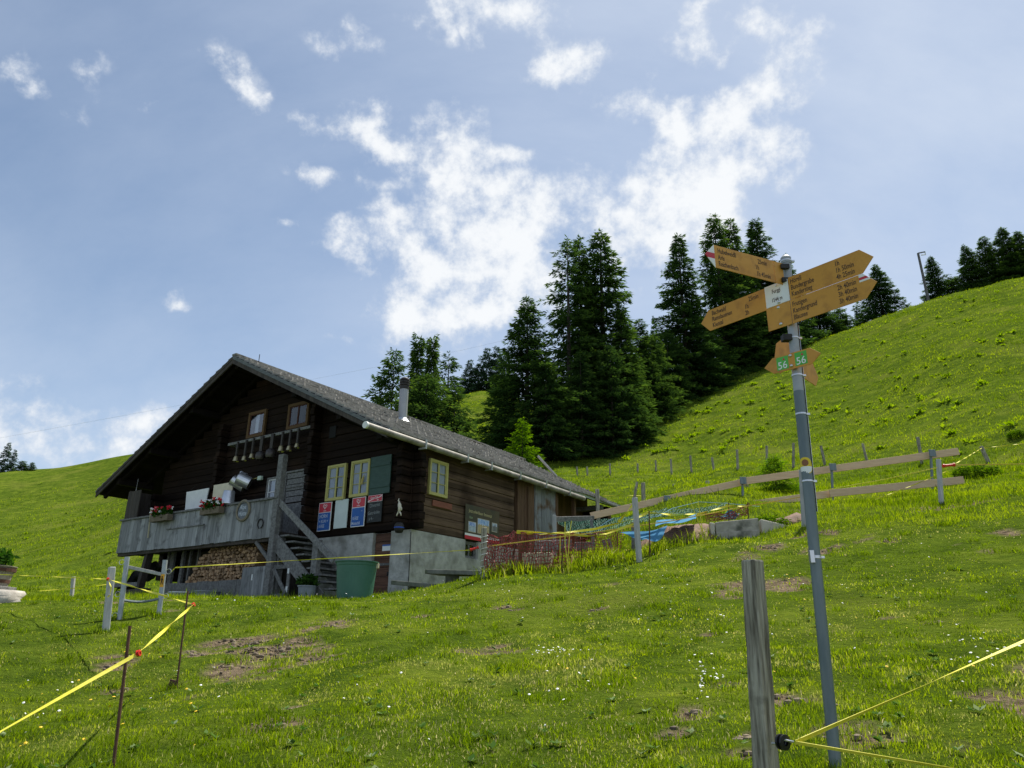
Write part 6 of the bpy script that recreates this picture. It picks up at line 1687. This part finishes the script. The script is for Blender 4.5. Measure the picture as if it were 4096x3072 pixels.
def build_grass():
    V, F, T = [], [], []
    off = 0
    def put(v, f, t):
        nonlocal off
        V.append(v); F.append(f + off); T.append(t); off += len(v)
    x, y, r, g = scatter(300000, 3.2, 19, 201)
    hgt = .015 + .03 * fbm(x * 1.3, y * 1.3, 7, 3) ** 1.5 * 1.6
    keep = (g.random(len(x)) > dirt(x, y) * .93) & ~in_hut(x, y) & (g.random(len(x)) < .35 + 1.1 * fbm(x * 4, y * 4, 15, 2))
    x, y, r, hgt = x[keep], y[keep], r[keep], hgt[keep]
    n = len(x)
    hgt = hgt * g.uniform(.6, 1.35, n)
    put(*blades(x, y, hgt, .0045 * (r / 5) ** .85 * g.uniform(.7, 1.4, n) + .001, tint_of(x, y, g), 2, .75, 1))
    # tussocks: taller, darker green tufts, dark tint also painting the turf's shadowy spots
    tx, ty, tr, g = scatter(1150, 3.6, 40, 207)
    feet = [q.location for q in (post, fp, p1, pg, s1, s2, pr, pw)] + [gb]       # grass left standing round the posts
    ex = np.array([(q.x + g.normal(0, .07), q.y + g.normal(0, .06)) for q in feet for _ in range(4)])
    tx, ty = np.r_[tx, ex[:, 0]], np.r_[ty, ex[:, 1]]; tr = np.hypot(tx, ty); nt_ = len(tx)
    m = 42
    x = np.repeat(tx, m) + g.normal(0, .05, nt_ * m) * np.repeat(1 + tr * .03, m); y = np.repeat(ty, m) + g.normal(0, .05, nt_ * m) * np.repeat(1 + tr * .03, m)
    k = ~in_hut(x, y); x, y = x[k], y[k]; rr = np.hypot(x, y); n = len(x)
    put(*blades(x, y, g.uniform(.04, .095, n) * (1 + rr * .012), .005 * (rr / 5) ** .8 * g.uniform(.7, 1.4, n), np.clip(g.normal(.13, .12, n), 0, .5), 2, .9, 2))
    tx, ty, tr, g = scatter(1300, 18, 110, 217, 44)  # more tufts on the slope, small shadows painted by their dark tint
    m = 26
    sp_ = np.repeat(.10 + tr * .0035, m)
    x = np.repeat(tx, m) + g.normal(0, 1, 1300 * m) * sp_ * 1.8; y = np.repeat(ty, m) + g.normal(0, 1, 1300 * m) * sp_
    k = ~in_hut(x, y); x, y = x[k], y[k]; rr = np.hypot(x, y); n = len(x)
    put(*blades(x, y, g.uniform(.10, .24, n) * (1 + rr * .006), .018 * (rr / 17) ** .85 * g.uniform(.7, 1.4, n), np.clip(g.normal(.13, .12, n), 0, .5), 1, .8, 4))
    # the slope further off: coarser tufts
    x, y, r, g = scatter(330000, 17, 125, 211, 44)
    keep = ~in_hut(x, y) & (g.random(len(x)) < .25 + 1.2 * fbm(x * .8, y * .8, 25, 3))
    x, y, r = x[keep], y[keep], r[keep]; n = len(x)
    put(*blades(x, y, (.045 + .075 * fbm(x * .5, y * .5, 35, 3)) * g.uniform(.6, 1.5, n) * (r / 20) ** .35, .016 * (r / 17) ** .9 * g.uniform(.6, 1.4, n), np.clip(.02 + tint_of(x * .4, y * .4, g) * .78, .02, .6), 1, .8, 3))
    o = mesh_np('meadow_grass', np.concatenate(V), np.concatenate(F), 3, GRASS, tint=np.concatenate(T))
    tag(o, 'short green meadow grass with dry straw blades', 'grass', kind='stuff')
build_grass()
def build_weeds():
    g = np.random.default_rng(5); X, Y_ = [], []
    for (pa, pb, n, y0) in [((1050, 1256), (1110, 1242), 500, 15.0), ((1110, 1242), (1240, 1234), 900, 15.4), ((1235, 1232), (1372, 1214), 1700, 15.9), ((1240, 1205), (1340, 1195), 800, 16.6), ((1385, 1205), (1440, 1178), 700, 16.3), ((1440, 1180), (1545, 1168), 900, 16.9)]:
        a, b = at(pa[0], pa[1], y0), at(pb[0], pb[1], y0 + .4)
        f = g.random(n); X.append(a.x + (b.x - a.x) * f + g.normal(0, .12, n)); Y_.append(a.y + (b.y - a.y) * f + g.normal(0, .22, n))
    x, y = np.concatenate(X), np.concatenate(Y_); n = len(x)
    v, f, t = blades(x, y, g.uniform(.08, .36, n) * (.25 + 1.1 * fbm(x * 1.5, y * 1.5, 3, 2)), g.uniform(.010, .022, n), np.clip(g.normal(.42, .25, n), 0, 1), 2, .8, 9)
    tag(mesh_np('tall_weeds', v, f, 3, GRASS, tint=t), 'tall flowering weeds and grass along the red net', 'weeds', kind='stuff')
    # broad leaved weeds in the turf
    x, y, r, g = scatter(330, 4.5, 24, 301)
    k = ~in_hut(x, y); x, y = x[k], y[k]
    m = 7; n = len(x) * m
    X, Y2 = np.repeat(x, m), np.repeat(y, m); az = g.uniform(0, 6.28, n); el = g.uniform(.1, .7, n)
    d = np.c_[np.cos(az) * np.cos(el), np.sin(az) * np.cos(el), np.sin(el)]
    P_ = np.c_[X, Y2, ground(X, Y2) + .015]
    v, f = quads(P_, d, np.c_[-np.sin(az), np.cos(az), 0 * az], g.uniform(.035, .075, n), .55)
    tag(mesh_np('broadleaf_weeds', v, f, 4, leaf_mat('weed_leaf', [(0, (.04, .10, .02)), (.6, (.11, .19, .04)), (1, (.26, .32, .17))], trans=.3), tint=np.repeat(g.uniform(0, 1, n) ** 1.5, 4)), 'broad leaved weeds low in the meadow turf', 'weeds', kind='stuff')
build_weeds()
def clods():
    g = np.random.default_rng(77); m = MB()
    for (a, b, r) in DIRT:
        if math.hypot(a, b) > 19: continue
        for k in range(int(260 * r)):
            x, y = a + g.normal(0, r * .6), b + g.normal(0, r * .6)
            if dirt(np.array([x]), np.array([y]))[0] < .35: continue
            s = abs(g.normal(0, .012)) + .006
            m.ball((x, y, gz(x, y) - .04 + s * .4), s, 6, 4, (g.uniform(.8, 1.7), g.uniform(.7, 1.3), g.uniform(.5, .9)))
    o = m.build('soil_clods', mat('soil_clod', (.085, .065, .042), (.22, .17, .11), scale=3, bump=.6), None)
    tag(o, 'crumbled brown soil in the trampled bare patches', 'soil', kind='stuff')
clods()
def flowers(name, label, spots_, mt, r0, r1, hgt, seed):
    g = random.Random(seed); m = MB()
    for (px, py) in spots_:
        c = hit(px, py)
        if c.y > 30: continue
        s = g.uniform(r0, r1) * (1 + c.y * .012); c = c + Vector((0, 0, g.uniform(*hgt)))
        nrm = Vector((g.gauss(0, .35), g.gauss(-.25, .35), 1)).normalized()
        e = nrm.cross(Vector((1, 0, 0))).normalized(); q = nrm.cross(e)
        k = len(m.v); m.v += [tuple(c + nrm * .004)] + [tuple(c + (e * math.cos(j * 1.0472) + q * math.sin(j * 1.0472)) * s) for j in range(6)]
        m.f += [(k, k + 1 + j, k + 1 + (j + 1) % 6) for j in range(6)]
        m.f.append(tuple(k + 1 + j for j in range(5, -1, -1)))
    o = m.build(name, mt, None)
    tag(o, label, 'flowers', kind='stuff')
g = random.Random(11); sp_ = []
for (px, py, a, b, n) in [(1193, 1424, 24, 7, 26), (1513, 1478, 7, 30, 20), (1548, 1482, 14, 8, 9), (1495, 1370, 60, 40, 14), (790, 1296, 90, 8, 16), (560, 1296, 60, 8, 10), (1000, 1262, 60, 12, 18), (80, 1560, 40, 30, 9), (2090, 1440, 50, 60, 16), (1750, 1290, 200, 60, 34), (1300, 1300, 200, 40, 30), (1150, 1500, 250, 60, 22), (400, 1470, 150, 60, 12), (1400, 1220, 120, 15, 16), (2150, 1420, 40, 20, 10)]:
    for k in range(n): sp_.append((px + g.gauss(0, a), py + g.gauss(0, b)))
sp_ = [(a, b) for a, b in sp_ if b > 1230 or a > 1380]
flowers('daisies', 'small white daisies dotted over the near meadow', sp_, PET['white'], .007, .012, (.06, .10), 1)
sp_ = [(g.uniform(20, 420), g.uniform(1420, 1655)) for k in range(22)] + [(g.uniform(1100, 2200), g.uniform(1180, 1500)) for k in range(42)] + [(g.gauss(1705, 12), g.gauss(1270, 12)) for k in range(12)] + [(g.uniform(1250, 1380), g.uniform(1180, 1215)) for k in range(14)]
flowers('buttercups', 'yellow buttercups dotted over the near meadow', sp_, PET['yellow'], .008, .013, (.07, .13), 2)

# lettering as plain meshes
bpy.context.view_layer.update()
dg = bpy.context.evaluated_depsgraph_get()
for o in [q for q in scene.objects if q.type == 'FONT']:
    me = bpy.data.meshes.new_from_object(o.evaluated_get(dg))
    n = bpy.data.objects.new('lettering', me)
    col.objects.link(n)
    n.parent = o.parent; n.matrix_local = o.matrix_local.copy()
    bpy.data.objects.remove(o)
